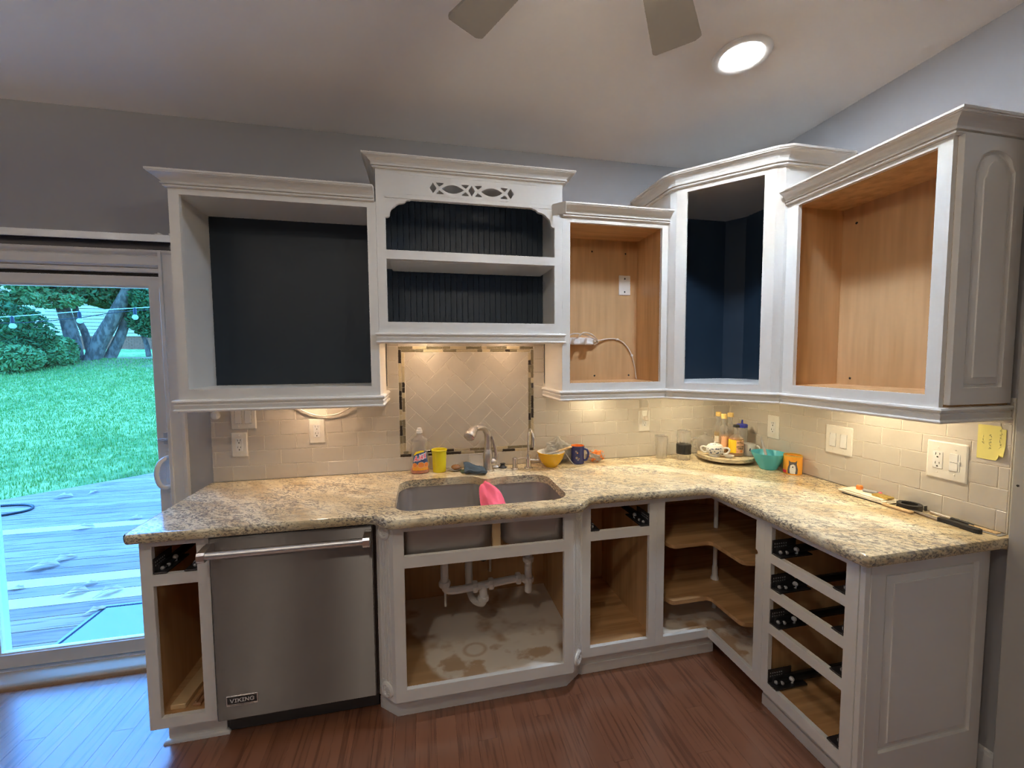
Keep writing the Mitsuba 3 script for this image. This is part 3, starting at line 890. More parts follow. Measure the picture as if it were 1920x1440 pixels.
# --- left upper cabinet
t = thing("upper_cabinet", "wide white upper cabinet without door, navy back, over the dishwasher", "cabinet")
x0, x1, zb, zt = -3.070, -2.2215, 1.375, 2.290
part(t, "face_frame", placed(frame_mesh((x0, zb, x1, zt), [(-3.030, 1.422, -2.262, 2.262)]), (0, YF_U), (1, 0), (0, -1)), "m_paint")
part(t, "side_panel", B(x0, x0 + 0.012, YF_U + FT, 0.007, zb, zt), "m_paint")
part(t, "side_panel", B(x1 - 0.012, x1, YF_U + FT, 0.0, zb, zt), "m_paint")
part(t, "top_panel", B(x0 + 0.012, x1 - 0.012, YF_U + FT, 0.0, 2.272, 2.284), "m_paint")
part(t, "bottom_panel", B(x0 + 0.012, x1 - 0.012, YF_U + FT, 0.0, 1.405, 1.4215), "m_paint")
part(t, "back_panel", B(x0 + 0.012, x1 - 0.012, -0.008, 0.0, 1.4215, 2.272), "m_navy", label="dark navy back panel")
crown(t, [(x0, 0.006), (x0, YF_U), (-2.230, YF_U), (-2.230, YF_U + 0.0002)] if False else [(x0, 0.006), (x0, YF_U), (-2.228, YF_U)], 2.287)
part(t, "crown_return", sweep([(-2.2285, YF_U - 0.0), (-2.2275, YF_U - 0.0)], CROWN, 2.287), "m_paint", 30)
rail(t, [(x0, 0.006), (x0, YF_U), (x1, YF_U), (x1, 0.0)], 1.322)

# --- centre hutch over the sink
t = thing("upper_cabinet", "tall white shelf cabinet with pierced fretwork and beadboard over the sink", "cabinet")
x0, x1, zb, zt = -2.2210, -1.3000, 1.678, 2.448
cz = 2.3735


def tri(cx, up_, right):
    s, r = (1 if up_ else -1), (1 if right else -1)
    p = Polygon([(cx - r * 0.017, cz + s * 0.0265), (cx + r * 0.017, cz + s * 0.0265), (cx + r * 0.017, cz + s * 0.022), (cx + r * 0.003, cz + s * 0.008), (cx - r * 0.017, cz + s * 0.022)])
    return p.buffer(-0.002).buffer(0.002)


def lens(cx, hw, hh):
    a = np.linspace(-1, 1, 15)
    return Polygon([(cx + hw * s, cz + hh * (1 - s * s)) for s in a] + [(cx + hw * s, cz - hh * (1 - s * s)) for s in a[::-1][1:-1]])


def diamond(cx):
    return Polygon([(cx - .017, cz), (cx, cz + .026), (cx + .017, cz), (cx, cz - .026)])


fret = [diamond(c) for c in (-1.955, -1.768, -1.573)] + [lens(c, 0.054, 0.020) for c in (-1.861, -1.668)]
for cx, r in ((-1.922, False), (-1.800, True), (-1.735, False), (-1.606, True)):
    fret += [tri(cx, True, r), tri(cx, False, r)]
part(t, "face_frame", placed(frame_mesh((x0, zb, x1, 2.318), [(-2.1795, 1.730, -1.3425, 2.029), (-2.1795, 2.071, -1.3425, 2.32)]), (0, YF_U), (1, 0), (0, -1)), "m_paint")
part(t, "fretwork_fascia", placed(frame_mesh((x0, 2.318, x1, zt), fret, 0.016), (0, YF_U), (1, 0), (0, -1)), "m_paint", label="fascia pierced with diamonds and pointed ovals")
for z in (2.333, 2.425):
    part(t, "fascia_bead", B(x0 + 0.10, x1 - 0.045, YF_U - 0.0012, YF_U, z, z + 0.0016), "m_paint")
part(t, "fascia_lip", B(-2.1795, -1.3425, YF_U - 0.003, YF_U + 0.02, 2.312, 2.320, 0.001), "m_paint")
brk = [(-2.1795, 2.222), (-2.172, 2.222), (-2.163, 2.226), (-2.159, 2.235), (-2.158, 2.247), (-2.154, 2.258), (-2.147, 2.266), (-2.138, 2.272), (-2.128, 2.282), (-2.115, 2.289), (-2.100, 2.2915), (-2.090, 2.295), (-2.086, 2.301), (-2.078, 2.306), (-2.066, 2.308), (-2.060, 2.313), (-2.059, 2.3185), (-2.1795, 2.3185)]
for mirror in (0, 1):
    q = Polygon([(-3.522 - a, b) for a, b in brk] if mirror else brk)
    m = extr(q, 0.017); m.apply_translation((0, 0, -0.017))
    part(t, "corner_bracket", placed(m, (0, YF_U - 0.0006), (1, 0), (0, -1)), "m_paint")
part(t, "side_panel", B(x0, x0 + 0.014, YF_U + FT, 0.007, zb, zt), "m_paint")
part(t, "side_panel", B(x1 - 0.014, x1, YF_U + FT, 0.007, zb, zt), "m_paint")
part(t, "top_panel", B(x0 + 0.014, x1 - 0.014, YF_U + FT, 0.007, 2.440, 2.447), "m_paint")
part(t, "bottom_panel", B(x0 + 0.014, x1 - 0.014, YF_U + FT, 0.0, 1.700, 1.7295), "m_paint")
part(t, "shelf", B(x0 + 0.014, x1 - 0.014, YF_U + FT, -0.010, 2.045, 2.066), "m_paint")
part(t, "shelf_underside", B(-2.17, -1.335, YF_U + FT + 0.02, -0.03, 2.030, 2.045, 0.002), "m_paint")
for i in range(28):
    xa = x0 + 0.014 + i * (x1 - x0 - 0.028) / 28
    xb = xa + (x1 - x0 - 0.028) / 28
    for za, zc in ((1.7295, 2.045), (2.066, 2.440)):
        part(t, "beadboard_strip", B(xa + 0.0006, xb - 0.0006, -0.010, 0.0, za, zc, 0.0012), "m_navy")
crown(t, [(x0, 0.006), (x0, YF_U), (x1, YF_U), (x1, 0.006)], 2.442, 0.85)
rail(t, [(x0 + 0.005, YF_U + 0.02), (x0 + 0.005, YF_U), (x1 - 0.005, YF_U), (x1 - 0.005, YF_U + 0.02)], 1.626, 0.95)
part(t, "valance", B(x0 + 0.02, x1 - 0.02, YF_U + 0.004, YF_U + 0.018, 1.628, 1.70), "m_paint")

# --- small upper cabinet with maple inside
t = thing("upper_cabinet", "narrow white upper cabinet with bare maple inside and a power strip", "cabinet")
x0, x1, zb, zt = -1.2995, -0.6895, 1.375, 2.285
part(t, "face_frame", placed(frame_mesh((x0, zb, x1, zt), [(-1.2565, 1.4165, -0.7255, 2.257)]), (0, YF_U), (1, 0), (0, -1)), "m_paint")
part(t, "side_panel", B(x0, x0 + 0.008, YF_U + FT, 0.0, zb, 1.700), "m_paint")
part(t, "side_panel", B(x0 + 0.008, x0 + 0.016, YF_U + FT, 0.0, zb, zt), "m_maple")
part(t, "side_panel", B(x1 - 0.016, x1, YF_U + FT, 0.0, zb, zt), "m_maple")
part(t, "top_panel", B(x0 + 0.016, x1 - 0.016, YF_U + FT, 0.0, 2.266, 2.280), "m_maple_flat")
part(t, "bottom_panel", B(x0 + 0.016, x1 - 0.016, YF_U + FT, 0.0, 1.400, 1.4165), "m_maple_flat")
part(t, "back_panel", B(x0 + 0.016, x1 - 0.016, -0.014, 0.0, 1.4165, 2.266), "m_maple")
for xx, zz in ((-1.005, 2.195), (-0.785, 2.19), (-0.985, 1.442), (-0.755, 1.442)):
    hole(t, xx, -0.0145, zz, "y")
crown(t, [(-1.2995, YF_U), (x1 + 0.001, YF_U)], 2.280)
part(t, "crown_return", sweep([(-1.2985, YF_U - 0.056), (-1.353, YF_U)], [(-0.004, 0.0), (0.0, 0.0), (0.0, 0.052), (-0.004, 0.058)], 2.280), "m_paint")
rail(t, [(x0, 0.0), (x0, YF_U), (-0.676, YF_U)], 1.322)

# --- diagonal corner cabinet
t = thing("upper_cabinet", "tall diagonal white corner cabinet with navy inside", "cabinet")
A_, B_ = np.array([-0.675, -0.372]), np.array([-0.368, -0.700])
U_ = (B_ - A_) / np.linalg.norm(B_ - A_); N_ = np.array([U_[1], -U_[0]])
if N_[0] > 0:
    N_ = -N_
LF = float(np.linalg.norm(B_ - A_))
zb, zt = 1.375, 2.448
part(t, "face_frame", placed(frame_mesh((0, zb, LF, zt), [(0.0525, 1.4125, LF - 0.0485, 2.421)]), A_, U_, N_), "m_paint")
plan_out = [(-0.6885, 0.0), (-0.6885, -0.335), tuple(A_), tuple(B_), (-0.335, -0.7185), (0.0, -0.7185)]


def wallstrip(p, q, th, z0, z1):
    p, q = np.array(p), np.array(q)
    d_ = (q - p) / np.linalg.norm(q - p)
    n_ = np.array([d_[1], -d_[0]])
    return fixed(loft([[(*(p), z0), (*(p + n_ * th), z0), (*(p + n_ * th), z1), (*p, z1)], [(*(q), z0), (*(q + n_ * th), z0), (*(q + n_ * th), z1), (*q, z1)]]))


part(t, "side_panel", wallstrip((-0.6885, 0.0), (-0.6885, -0.335), -0.012, zb, zt), "m_paint")
part(t, "side_panel", wallstrip((-0.335, -0.7185), (0.0, -0.7185), -0.012, zb, zt), "m_paint")
part(t, "stile_return", wallstrip((-0.6885, -0.335), tuple(A_), -0.014, zb, zt), "m_paint")
part(t, "stile_return", wallstrip(tuple(B_), (-0.335, -0.7185), -0.014, zb, zt), "m_paint")
INN = [(-0.674, -0.012), (-0.674, -0.345), tuple(A_ - N_ * 0.020 + U_ * 0.01), tuple(B_ - N_ * 0.020 - U_ * 0.01), (-0.345, -0.704), (-0.012, -0.704), (-0.012, -0.115), (-0.077, -0.012)]
for (p, q) in ((INN[7], INN[0]), (INN[6], INN[7]), (INN[5], INN[6])):
    part(t, "back_panel", wallstrip(p, q, 0.008, 1.412, 2.432), "m_navy")
part(t, "inner_side", wallstrip(INN[0], INN[1], 0.006, 1.412, 2.432), "m_navy")
part(t, "inner_side", wallstrip(INN[4], INN[5], 0.006, 1.412, 2.432), "m_navy")
for nm, za, zc in (("bottom_panel", 1.398, 1.412), ("top_panel", 2.432, 2.444)):
    m = extr(Polygon(INN), zc - za); m.apply_translation((0, 0, za))
    part(t, nm, m, "m_paint")
crown(t, [(-0.6885, 0.006), (-0.6885, -0.335), tuple(A_), tuple(B_), (-0.335, -0.7185), (0.006, -0.7185)], 2.444, 1.25)
rail(t, [(-0.687, -0.338), tuple(A_), tuple(B_), (-0.337, -0.7175)], 1.322)

# --- right upper cabinet, maple inside, raised panel on its end
t = thing("upper_cabinet", "wide white upper cabinet on the right wall with bare maple inside", "cabinet")
y0, y1, zb, zt = -0.7195, -1.3400, 1.372, 2.268
part(t, "face_frame", placed(frame_mesh((0.7195, zb, 1.3400, zt), [(0.777, 1.4155, 1.299, 2.244)]), (-0.32, 0), (0, -1), (-1, 0)), "m_paint")
part(t, "side_panel", B(-0.301, 0.0, y0 - 0.016, y0, zb, zt), "m_maple")
part(t, "side_panel", B(-0.301, 0.0, y1, y1 + 0.016, zb, zt), "m_maple")
part(t, "top_panel", B(-0.301, 0.0, y1 + 0.016, y0 - 0.016, 2.253, 2.266), "m_maple")
part(t, "bottom_panel", B(-0.301, 0.0, y1 + 0.016, y0 - 0.016, 1.398, 1.4150), "m_maple")
part(t, "back_panel", B(-0.014, 0.0, y1 + 0.016, y0 - 0.016, 1.415, 2.253), "m_maple")
hole(t, -0.0145, -0.80, 2.175, "x"); hole(t, -0.0145, -0.80, 1.445, "x")


def raised_panel(u0, u1, z0, z1, arch):
    """A raised panel, local (u, z, d): frame, sunk groove and raised field, the top arched if arch > 0."""
    def outline(i):
        a, b, c_, d_ = u0 + i, u1 - i, z0 + i, z1 - i
        w_ = 0.010
        pts = [(a, c_), (b, c_)]
        if arch:
            s = d_ - arch
            pts += [(b, s - 0.012), (b - w_, s)]
            for k_ in range(1, 16):
                f = k_ / 16
                x = (b - w_) + (a + w_ - (b - w_)) * f
                pts.append((x, s + arch * math.sqrt(max(0.0, 1 - (2 * f - 1) ** 2)) * 1.0))
            pts += [(a + w_, s), (a, s - 0.012)]
        else:
            pts += [(b, d_), (a, d_)]
        return np.array(pts)
    rings = [np.column_stack([outline(0), np.full(len(outline(0)), 0.0)])]
    for i, dd in ((0.002, -0.009), (0.007, -0.011), (0.011, -0.0105), (0.013, -0.006), (0.034, 0.0), (0.036, 0.003)):
        o = outline(i)
        rings.append(np.column_stack([o, np.full(len(o), dd)]))
    return outline(0), rings


def panel_part(t, name, ou, opening, arch, O, U, N, th=0.018):
    out, rings = raised_panel(*opening, arch)
    fr = extr(sbox(*ou).difference(Polygon(out)), th); fr.apply_translation((0, 0, -th))
    k_ = part(t, name, placed(fr, O, U, N), "m_paint")
    n = len(rings[0])
    V = np.vstack(rings)
    F = []
    for i in range(len(rings) - 1):
        for j in range(n):
            j2 = (j + 1) % n
            F += [[i * n + j, i * n + j2, (i + 1) * n + j2], [i * n + j, (i + 1) * n + j2, (i + 1) * n + j]]
    v2, f2 = trimesh.creation.triangulate_polygon(Polygon(rings[-1][:, :2]), engine="earcut")
    base = len(V)
    V = np.vstack([V, np.column_stack([v2, np.full(len(v2), rings[-1][0, 2])])])
    F = np.vstack([F, np.asarray(f2) + base])
    m = trimesh.Trimesh(V, F, process=False)
    M = np.eye(4); M[:3, 0] = [U[0], U[1], 0]; M[:3, 1] = [0, 0, 1]; M[:3, 2] = [N[0], N[1], 0]; M[:3, 3] = [O[0], O[1], 0]
    m.apply_transform(M)
    part(k_, "raised_field", m, "m_paint", 25)


panel_part(t, "end_panel", (-0.300, 1.384, -0.020, 2.262), (-0.245, -0.068, 1.440, 2.222), 0.05, (0, -1.358), (1, 0), (0, -1))
crown(t, [(-0.32, -0.7205), (-0.32, y1), (-0.006, y1)], 2.262)
rail(t, [(-0.32, -0.7185), (-0.32, y1), (-0.004, y1)], 1.320)

# ------------------------------------------------------------------ base cabinets
YB_ = -0.61


def base_box(t, x0, x1, floor_b="m_maple_flat", z0=0.155, yb=YB_ + FT, left=True, right=True):
    if left:
        part(t, "side_panel", B(x0, x0 + 0.014, yb, 0.0, 0.112, 0.872), "m_maple")
    if right:
        part(t, "side_panel", B(x1 - 0.014, x1, yb, 0.0, 0.112, 0.872), "m_maple")
    part(t, "bottom_panel", B(x0 + 0.014, x1 - 0.014, yb, -0.012, z0 - 0.014, z0), floor_b)
    part(t, "back_panel", B(x0 + 0.014, x1 - 0.014, -0.012, 0.0, z0 - 0.014, 0.872), "m_maple")


SHOE = [(0, 0), (0.014, 0), (0.013, 0.008), (0.008, 0.014), (0, 0.016)]


def slide(t, O, U, N, side, z):
    """A drawer slide, its dark front bracket, rail and pale cams; O on the cabinet's side, U into the cabinet, N towards its middle."""
    O, U, N = np.array(O), np.array(U), np.array(N)

    def bx(u0, u1, n0, n1, z0, z1, c=0.001):
        m = B(u0, u1, n0, n1, z0, z1, c)
        M = np.eye(4); M[:2, 0] = U; M[:2, 1] = N; M[:2, 3] = O; M[2, 3] = z
        m.apply_transform(M)
        return m
    k_ = part(t, "drawer_slide", cat(bx(0.02, 0.50, 0.0, 0.012, 0.006, 0.030), bx(0.004, 0.12, 0.0, 0.004, 0.0, 0.060), bx(0.004, 0.16, 0.0, 0.046, 0.0, 0.006), bx(0.03, 0.50, 0.012, 0.030, 0.010, 0.018)), "m_metal_dark")
    part(k_, "cam", cat([moved(trimesh.creation.icosphere(1, 0.008), *(O + U * u + N * n), z + h) for u, n, h in ((0.03, 0.018, 0.012), (0.05, 0.028, 0.014))]), "m_grey_plastic", 40)
    part(k_, "knob", cat([moved(trimesh.creation.icosphere(2, 0.010), *(O + U * 0.10 + N * 0.026), z + 0.022), moved(trimesh.creation.cylinder(0.006, 0.016, sections=12), *(O + U * 0.10 + N * 0.026), z + 0.012)]), "m_white", 40, "pale plastic knob")
    part(k_, "hole_row", cat([bx(0.012 + 0.011 * i, 0.017 + 0.011 * i, 0.0035, 0.0046, 0.028 + 0.013 * j, 0.034 + 0.013 * j, 0.0) for i in range(6) for j in range(2)]), "m_grey_plastic", kind="stuff")


# --- narrow one at the end by the door
t = thing("base_cabinet", "narrow white base cabinet without doors at the sliding door end", "cabinet")
x0, x1 = -3.081, -2.849
part(t, "face_frame", placed(frame_mesh((x0, 0.112, x1, 0.873), [(-3.0415, 0.153, -2.8915, 0.687), (-3.0415, 0.731, -2.8915, 0.843)]), (0, YB_), (1, 0), (0, -1)), "m_paint")
base_box(t, x0, x1)
slide(t, (x0 + 0.04, -0.612), (0, 1), (1, 0), 1, 0.7325)
slide(t, (x1 - 0.0425, -0.612), (0, 1), (-1, 0), 1, 0.7325)
part(t, "toe_board", cat(B(-3.055, -2.8445, -0.546, -0.53, 0.0, 0.112), B(-3.055, -3.045, -0.546, -0.02, 0.0, 0.112)), "m_paint")
part(t, "shoe_moulding", sweep([(-3.055, -0.2), (-3.055, -0.546), (-2.845, -0.546), (-2.845, -0.54)], SHOE, 0.0), "m_paint", 40)
one("wood_offcut", "pale wood board lying in the narrow base cabinet beside the dishwasher", "board", moved(B(0, 0.055, 0, 0.50, 0, 0.02, 0.002), -3.03, -0.575, 0.1555, rz=-3), "m_wood_light")
one("wood_offcut", "reddish moulded wood strip on the floor of the narrow base cabinet", "board", moved(cat(B(0, 0.03, 0, 0.46, 0, 0.012, 0.002), B(0.006, 0.016, 0, 0.46, 0.012, 0.02, 0.002)), -2.952, -0.575, 0.1555, rz=-2), "m_wood_mid")

# --- sink base, bumped out, with fluted corner posts
t = thing("base_cabinet", "bumped-out white sink base cabinet with fluted corner posts and rosettes", "cabinet")
YS = -0.682
part(t, "face_frame", placed(frame_mesh((-2.153, 0.108, -1.370, 0.873), [(-2.109, 0.160, -1.4145, 0.686), (-2.109, 0.7345, -1.4145, 0.8415)]), (0, YS), (1, 0), (0, -1)), "m_paint")
base_box(t, -2.2255, -1.3015, "m_stained", 0.158, -0.59)
part(t, "bottom_extension", B(-2.150, -1.372, YS + FT, -0.59, 0.144, 0.158), "m_stained")
part(t, "center_strut", B(-1.735, -1.700, YS + FT, YS + FT + 0.02, 0.715, 0.873, 0.001), "m_wood_light", label="bare wood strut with drips of paint")


def fluted_post(P, Q):
    P, Q = np.array(P), np.array(Q)
    L = np.linalg.norm(Q - P); U = (Q - P) / L; N = np.array([U[1], -U[0]])
    if N[1] > 0:
        N = -N
    prof = [(0, -0.016), (0, 0.0)]
    for i in range(4):
        c_ = L * (0.24 + 0.173 * i)
        for a in np.linspace(0, math.pi, 5):
            prof.append((c_ - 0.0052 * math.cos(a), -0.0045 * math.sin(a)))
    prof += [(L, 0.0), (L, -0.016)]
    fl = extr(Polygon(prof), 0.62)          # local x = u, y = n, z up
    M = np.eye(4); M[:2, 0] = U; M[:2, 1] = N; M[:2, 3] = P; M[2, 3] = 0.185
    fl.apply_transform(M)
    ends = []
    for z0, z1 in ((0.108, 0.185), (0.805, 0.873)):
        e = extr(Polygon([(0, -0.016), (0, 0), (L, 0), (L, -0.016)]), z1 - z0)
        M2 = M.copy(); M2[2, 3] = z0
        e.apply_transform(M2); ends.append(e)
    k_ = part(t, "fluted_post", fixed(cat(fl, *ends)), "m_paint", 20)
    for z in (0.150, 0.838):
        r = lathe([(0, 0.006), (0.008, 0.008), (0.012, 0.005), (0.018, 0.004), (0.021, 0.009), (0.026, 0.011), (0.030, 0.008), (0.034, 0.006), (0.0345, 0), (0, 0)], 28)
        petals = [moved(trimesh.creation.icosphere(1, 0.0042), 0.0145 * math.cos(a), 0.0145 * math.sin(a), 0.006) for a in np.arange(8) * math.pi / 4]
        m = cat(r, *petals)
        M = np.eye(4); M[:3, 0] = [U[0], U[1], 0]; M[:3, 1] = [0, 0, 1]; M[:3, 2] = [N[0], N[1], 0]
        M[:3, 3] = [*(P + U * L / 2 + N * 0.0), z]
        m.apply_transform(M)
        part(k_, "rosette", m, "m_paint", 30)


fluted_post((-2.2255, -0.612), (-2.153, YS))
fluted_post((-1.370, YS), (-1.3015, -0.612))
TOE = [(-2.225, -0.10), (-2.225, -0.552), (-2.150, -0.618), (-1.384, -0.618), (-1.296, -0.557)]
part(t, "toe_board", sweep(TOE, [(-0.014, 0), (0, 0), (0, 0.112), (-0.014, 0.112)], 0.0), "m_paint")
part(t, "shoe_moulding", sweep(TOE, [(0, 0), (0.006, 0), (0.006, 0.05), (0.002, 0.056), (0, 0.056)], 0.0), "m_paint", 40)

# --- one-door base cabinet
t = thing("base_cabinet", "white base cabinet with one open door bay between sink and corner", "cabinet")
part(t, "face_frame", placed(frame_mesh((-1.3010, 0.112, -0.9125, 0.873), [(-1.2575, 0.157, -0.951, 0.684), (-1.2575, 0.728, -0.951, 0.8405)]), (0, YB_), (1, 0), (0, -1)), "m_paint")
base_box(t, -1.3010, -0.9125)
slide(t, (-1.2570, -0.612), (0, 1), (1, 0), 1, 0.7295)
slide(t, (-0.9515, -0.612), (0, 1), (-1, 0), 1, 0.7295)
part(t, "toe_board", B(-1.2945, -0.9125, -0.570, -0.556, 0.0, 0.111), "m_paint")
part(t, "shoe_moulding", B(-1.290, -0.9125, -0.5755, -0.570, 0.0, 0.05, 0.002), "m_paint")
g = thing("glass_bulb", "small clear glass bulb lying inside the open base cabinet", "light bulb")
part(g, "globe", moved(trimesh.creation.icosphere(3, 0.027), -1.215, -0.47, 0.1845), "m_glass", True)
part(g, "cap", moved(trimesh.creation.cylinder(0.012, 0.03, sections=16), -1.235, -0.435, 0.1845, rx=60, rz=30), "m_alu", 40)

# --- corner cabinet with revolving shelves
t = thing("base_cabinet", "white L-shaped corner base cabinet with two revolving kidney shelves", "cabinet")
part(t, "face_frame", placed(frame_mesh((-0.912, 0.112, -0.610, 0.873), [(-0.8685, 0.153, -0.580, 0.8425)]), (0, YB_), (1, 0), (0, -1)), "m_paint")
notch = Point(0.8985, 0.70).buffer(0.012)
part(t, "face_frame", placed(frame_mesh((0.610, 0.112, 0.9445, 0.873), [(0.590, 0.153, 0.8985, 0.8425), notch]), (YB_, 0), (0, -1), (-1, 0)), "m_paint")
part(t, "side_panel", B(-0.912, -0.898, YB_ + FT, 0, 0.112, 0.872), "m_maple")
part(t, "side_panel", B(YB_ + FT, 0, -0.9445, -0.9305, 0.112, 0.872), "m_maple")
part(t, "back_panel", B(-0.898, 0.0, -0.012, 0.0, 0.14, 0.872), "m_maple")
part(t, "back_panel", B(-0.012, 0.0, -0.9305, -0.012, 0.14, 0.872), "m_maple")
part(t, "toe_board", B(-0.9125, -0.5500, -0.570, -0.556, 0.0, 0.111), "m_paint")
part(t, "shoe_moulding", B(-0.9125, -0.5500, -0.5755, -0.570, 0.0, 0.05, 0.002), "m_paint")
Lp = Polygon([(-0.898, -0.012), (-0.012, -0.012), (-0.012, -0.930), (YB_ + FT, -0.930), (YB_ + FT, YB_ + FT), (-0.898, YB_ + FT)])
m = extr(Lp, 0.013); m.apply_translation((0, 0, 0.139))
part(t, "bottom_panel", m, "m_stained")
C_ = (-0.45, -0.45)
kid = Point(*C_).buffer(0.385, 32).difference(sbox(-2, -2, -0.592, -0.592)).buffer(-0.03, 8).buffer(0.055, 8).buffer(-0.025, 8)
kid = kid.intersection(sbox(-0.89, -0.92, -0.02, -0.02))
for z in (0.297, 0.590):
    m = extr(kid, 0.020); m.apply_translation((0, 0, z))
    part(t, "revolving_shelf", m, "m_maple_flat")
part(t, "pole", lathe([(0, 0.152), (0.011, 0.152), (0.011, 0.872), (0, 0.872)], 18, (*C_, 0)), "m_white", 40, "white centre pole")
for z in (0.3175,):
    part(t, "collar", lathe([(0.0112, 0), (0.022, 0), (0.020, 0.012), (0.015, 0.022), (0.014, 0.07), (0.0112, 0.075), (0.0112, 0)], 18, (*C_, z)), "m_white", 40)

# --- drawer base on the right
t = thing("base_cabinet", "white four-drawer base cabinet without drawers at the right end", "cabinet")
ops = [(0.9795, 0.727, 1.2880, 0.843), (0.9795, 0.5785, 1.2880, 0.688), (0.9795, 0.4265, 1.2880, 0.536), (0.9795, 0.160, 1.2880, 0.385)]
part(t, "face_frame", placed(frame_mesh((0.9450, 0.112, 1.3300, 0.873), ops), (YB_, 0), (0, -1), (-1, 0)), "m_paint")
part(t, "side_panel", B(YB_ + FT, -0.048, -0.959, -0.945, 0.112, 0.872), "m_maple")
part(t, "side_panel", B(YB_ + FT, -0.060, -1.330, -1.316, 0.112, 0.872), "m_maple")
part(t, "bottom_panel", B(YB_ + FT, -0.060, -1.316, -0.959, 0.142, 0.156), "m_maple_flat")
part(t, "back_panel", B(-0.060, -0.048, -1.316, -0.945, 0.112, 0.872), "m_maple")
for z in (0.7275, 0.579, 0.427, 0.163):
    slide(t, (-0.612, -0.9800), (1, 0), (0, -1), 1, z)
    slide(t, (-0.612, -1.2875), (1, 0), (0, 1), 1, z)
panel_part(t, "end_panel", (-0.606, 0.02, -0.050, 0.873), (-0.520, -0.100, 0.188, 0.823), 0.0, (0, -1.348), (1, 0), (0, -1), 0.017)
part(t, "end_bead", B(-0.586, -0.579, -1.3510, -1.348, 0.02, 0.873, 0.001), "m_paint")
part(t, "toe_board", B(-0.556, -0.542, -1.330, -0.905, 0.0, 0.112), "m_paint")
part(t, "shoe_moulding", cat(B(-0.5615, -0.556, -1.330, -0.905, 0.0, 0.05, 0.002), B(-0.606, -0.06, -1.362, -1.349, 0.0, 0.018, 0.003)), "m_paint")

# ------------------------------------------------------------------ dishwasher
t = thing("dishwasher", "stainless steel dishwasher with bar handle under the counter", "dishwasher")
uvb = B(-2.8385, -2.2375, -0.632, -0.606, 0.118, 0.862, 0.003)
part(t, "door", uvb, "m_steel", uv=np.array(uvb.vertices)[:, [0, 2]])
part(t, "tub", B(-2.846, -2.229, -0.605, -0.03, 0.105, 0.868), "m_metal_dark")
part(t, "control_edge", B(-2.8385, -2.2375, -0.630, -0.606, 0.8625, 0.870, 0.001), "m_black")
part(t, "toe_kick", B(-2.838, -2.238, -0.545, -0.53, 0.004, 0.104), "m_black")
part(t, "foot", cat([moved(trimesh.creation.cylinder(0.015, 0.105, sections=14), x, y, 0.0525) for x in (-2.80, -2.27) for y in (-0.50, -0.08)]), "m_dark_grey")
hb = part(t, "handle", tube([(x, -0.694, 0.8225) for x in (-2.822, -2.80, -2.5, -2.28, -2.262)], 0.0145, 20), "m_chrome", 50, "polished round bar handle")
for x in (-2.832, -2.252):
    prof = Polygon([(0.632, 0.845), (0.632, 0.800), (0.675, 0.803), (0.708, 0.803), (0.712, 0.812), (0.712, 0.832), (0.706, 0.841), (0.690, 0.842), (0.660, 0.846)])
    m = extr(prof, 0.026); m.apply_translation((0, 0, -0.013))
    M = np.eye(4); M[:3, 0] = [0, -1, 0]; M[:3, 1] = [0, 0, 1]; M[:3, 2] = [1, 0, 0]; M[0, 3] = x
    m.apply_transform(M)
    part(hb, "bracket", fixed(m), "m_chrome")
bd = part(t, "badge", B(-2.8045, -2.6905, -0.6345, -0.632, 0.176, 0.2185, 0.001), "m_chrome", label="black nameplate in a chrome rim")
part(bd, "plate", B(-2.8005, -2.6945, -0.6353, -0.6343, 0.1845, 0.2150, 0.0003), "m_black")
for k_, (txt, hgt, zz, wid, b) in enumerate((("VIKING", 0.0155, 0.192, 0.088, "m_alu"), ("PROFESSIONAL", 0.0042, 0.1785, 0.085, "m_black"))):
    tm = meshkit.text_mesh(txt, hgt, 0.0006, bold=(k_ == 0))
    w = tm.bounds[1, 0] - tm.bounds[0, 0]
    tm.apply_scale([wid / w, 1, 1]); tm.apply_translation((-tm.bounds[0, 0], 0, 0))
    part(bd, "lettering", placed(tm, (-2.7475 - wid / 2, -0.6354 if k_ == 0 else -0.6346), (1, 0), (0, -1), zz), b)
for k_, s in ((0, 0.0205), (5, 0.0205)):
    pass

# ------------------------------------------------------------------ granite worktop with a cut-out for the sink
WT0, WT1 = 0.874, 0.914
out = [(-3.115, -0.002), (-3.112, -0.638), (-3.096, -0.660), (-2.252, -0.660), (-2.232, -0.668), (-2.172, -0.728), (-2.150, -0.737), (-1.362, -0.737), (-1.342, -0.730), (-1.282, -0.664), (-1.262, -0.655), (-0.700, -0.655), (-0.676, -0.664), (-0.662, -0.678), (-0.655, -0.700), (-0.655, -1.372), (-0.642, -1.386), (-0.040, -1.386), (-0.040, -1.3835), (-0.002, -1.3805), (-0.002, -0.002)]
lb, rb = Polygon(rrect(-2.150, -1.722, -0.650, -0.190, 0.085, 8)), Polygon(rrect(-1.700, -1.372, -0.650, -0.240, 0.085, 8))
holeP = unary_union([lb, rb, sbox(-1.80, -0.650, -1.62, -0.262)]).buffer(-0.03, 8).buffer(0.03, 8).buffer(0.035, 8).buffer(-0.035, 8)
holeP = Polygon(holeP.exterior).simplify(0.0006)
prof = [(0.016, WT0), (0.006, WT0 + 0.002), (0.001, WT0 + 0.010), (0.0, WT0 + 0.020), (0.001, WT1 - 0.010), (0.006, WT1 - 0.002), (0.014, WT1)]
rings = []
for o, z in prof:
    r = mitre(out, o, True)       # counter-clockwise seen from above would go out; right of the path is inside here
    rings.append(np.column_stack([r, np.full(len(r), z)]))
if Polygon(rings[0][:, :2]).area > Polygon(out).area:
    rings = [np.column_stack([mitre(out, -o, True), np.full(len(out), z)]) for o, z in prof]
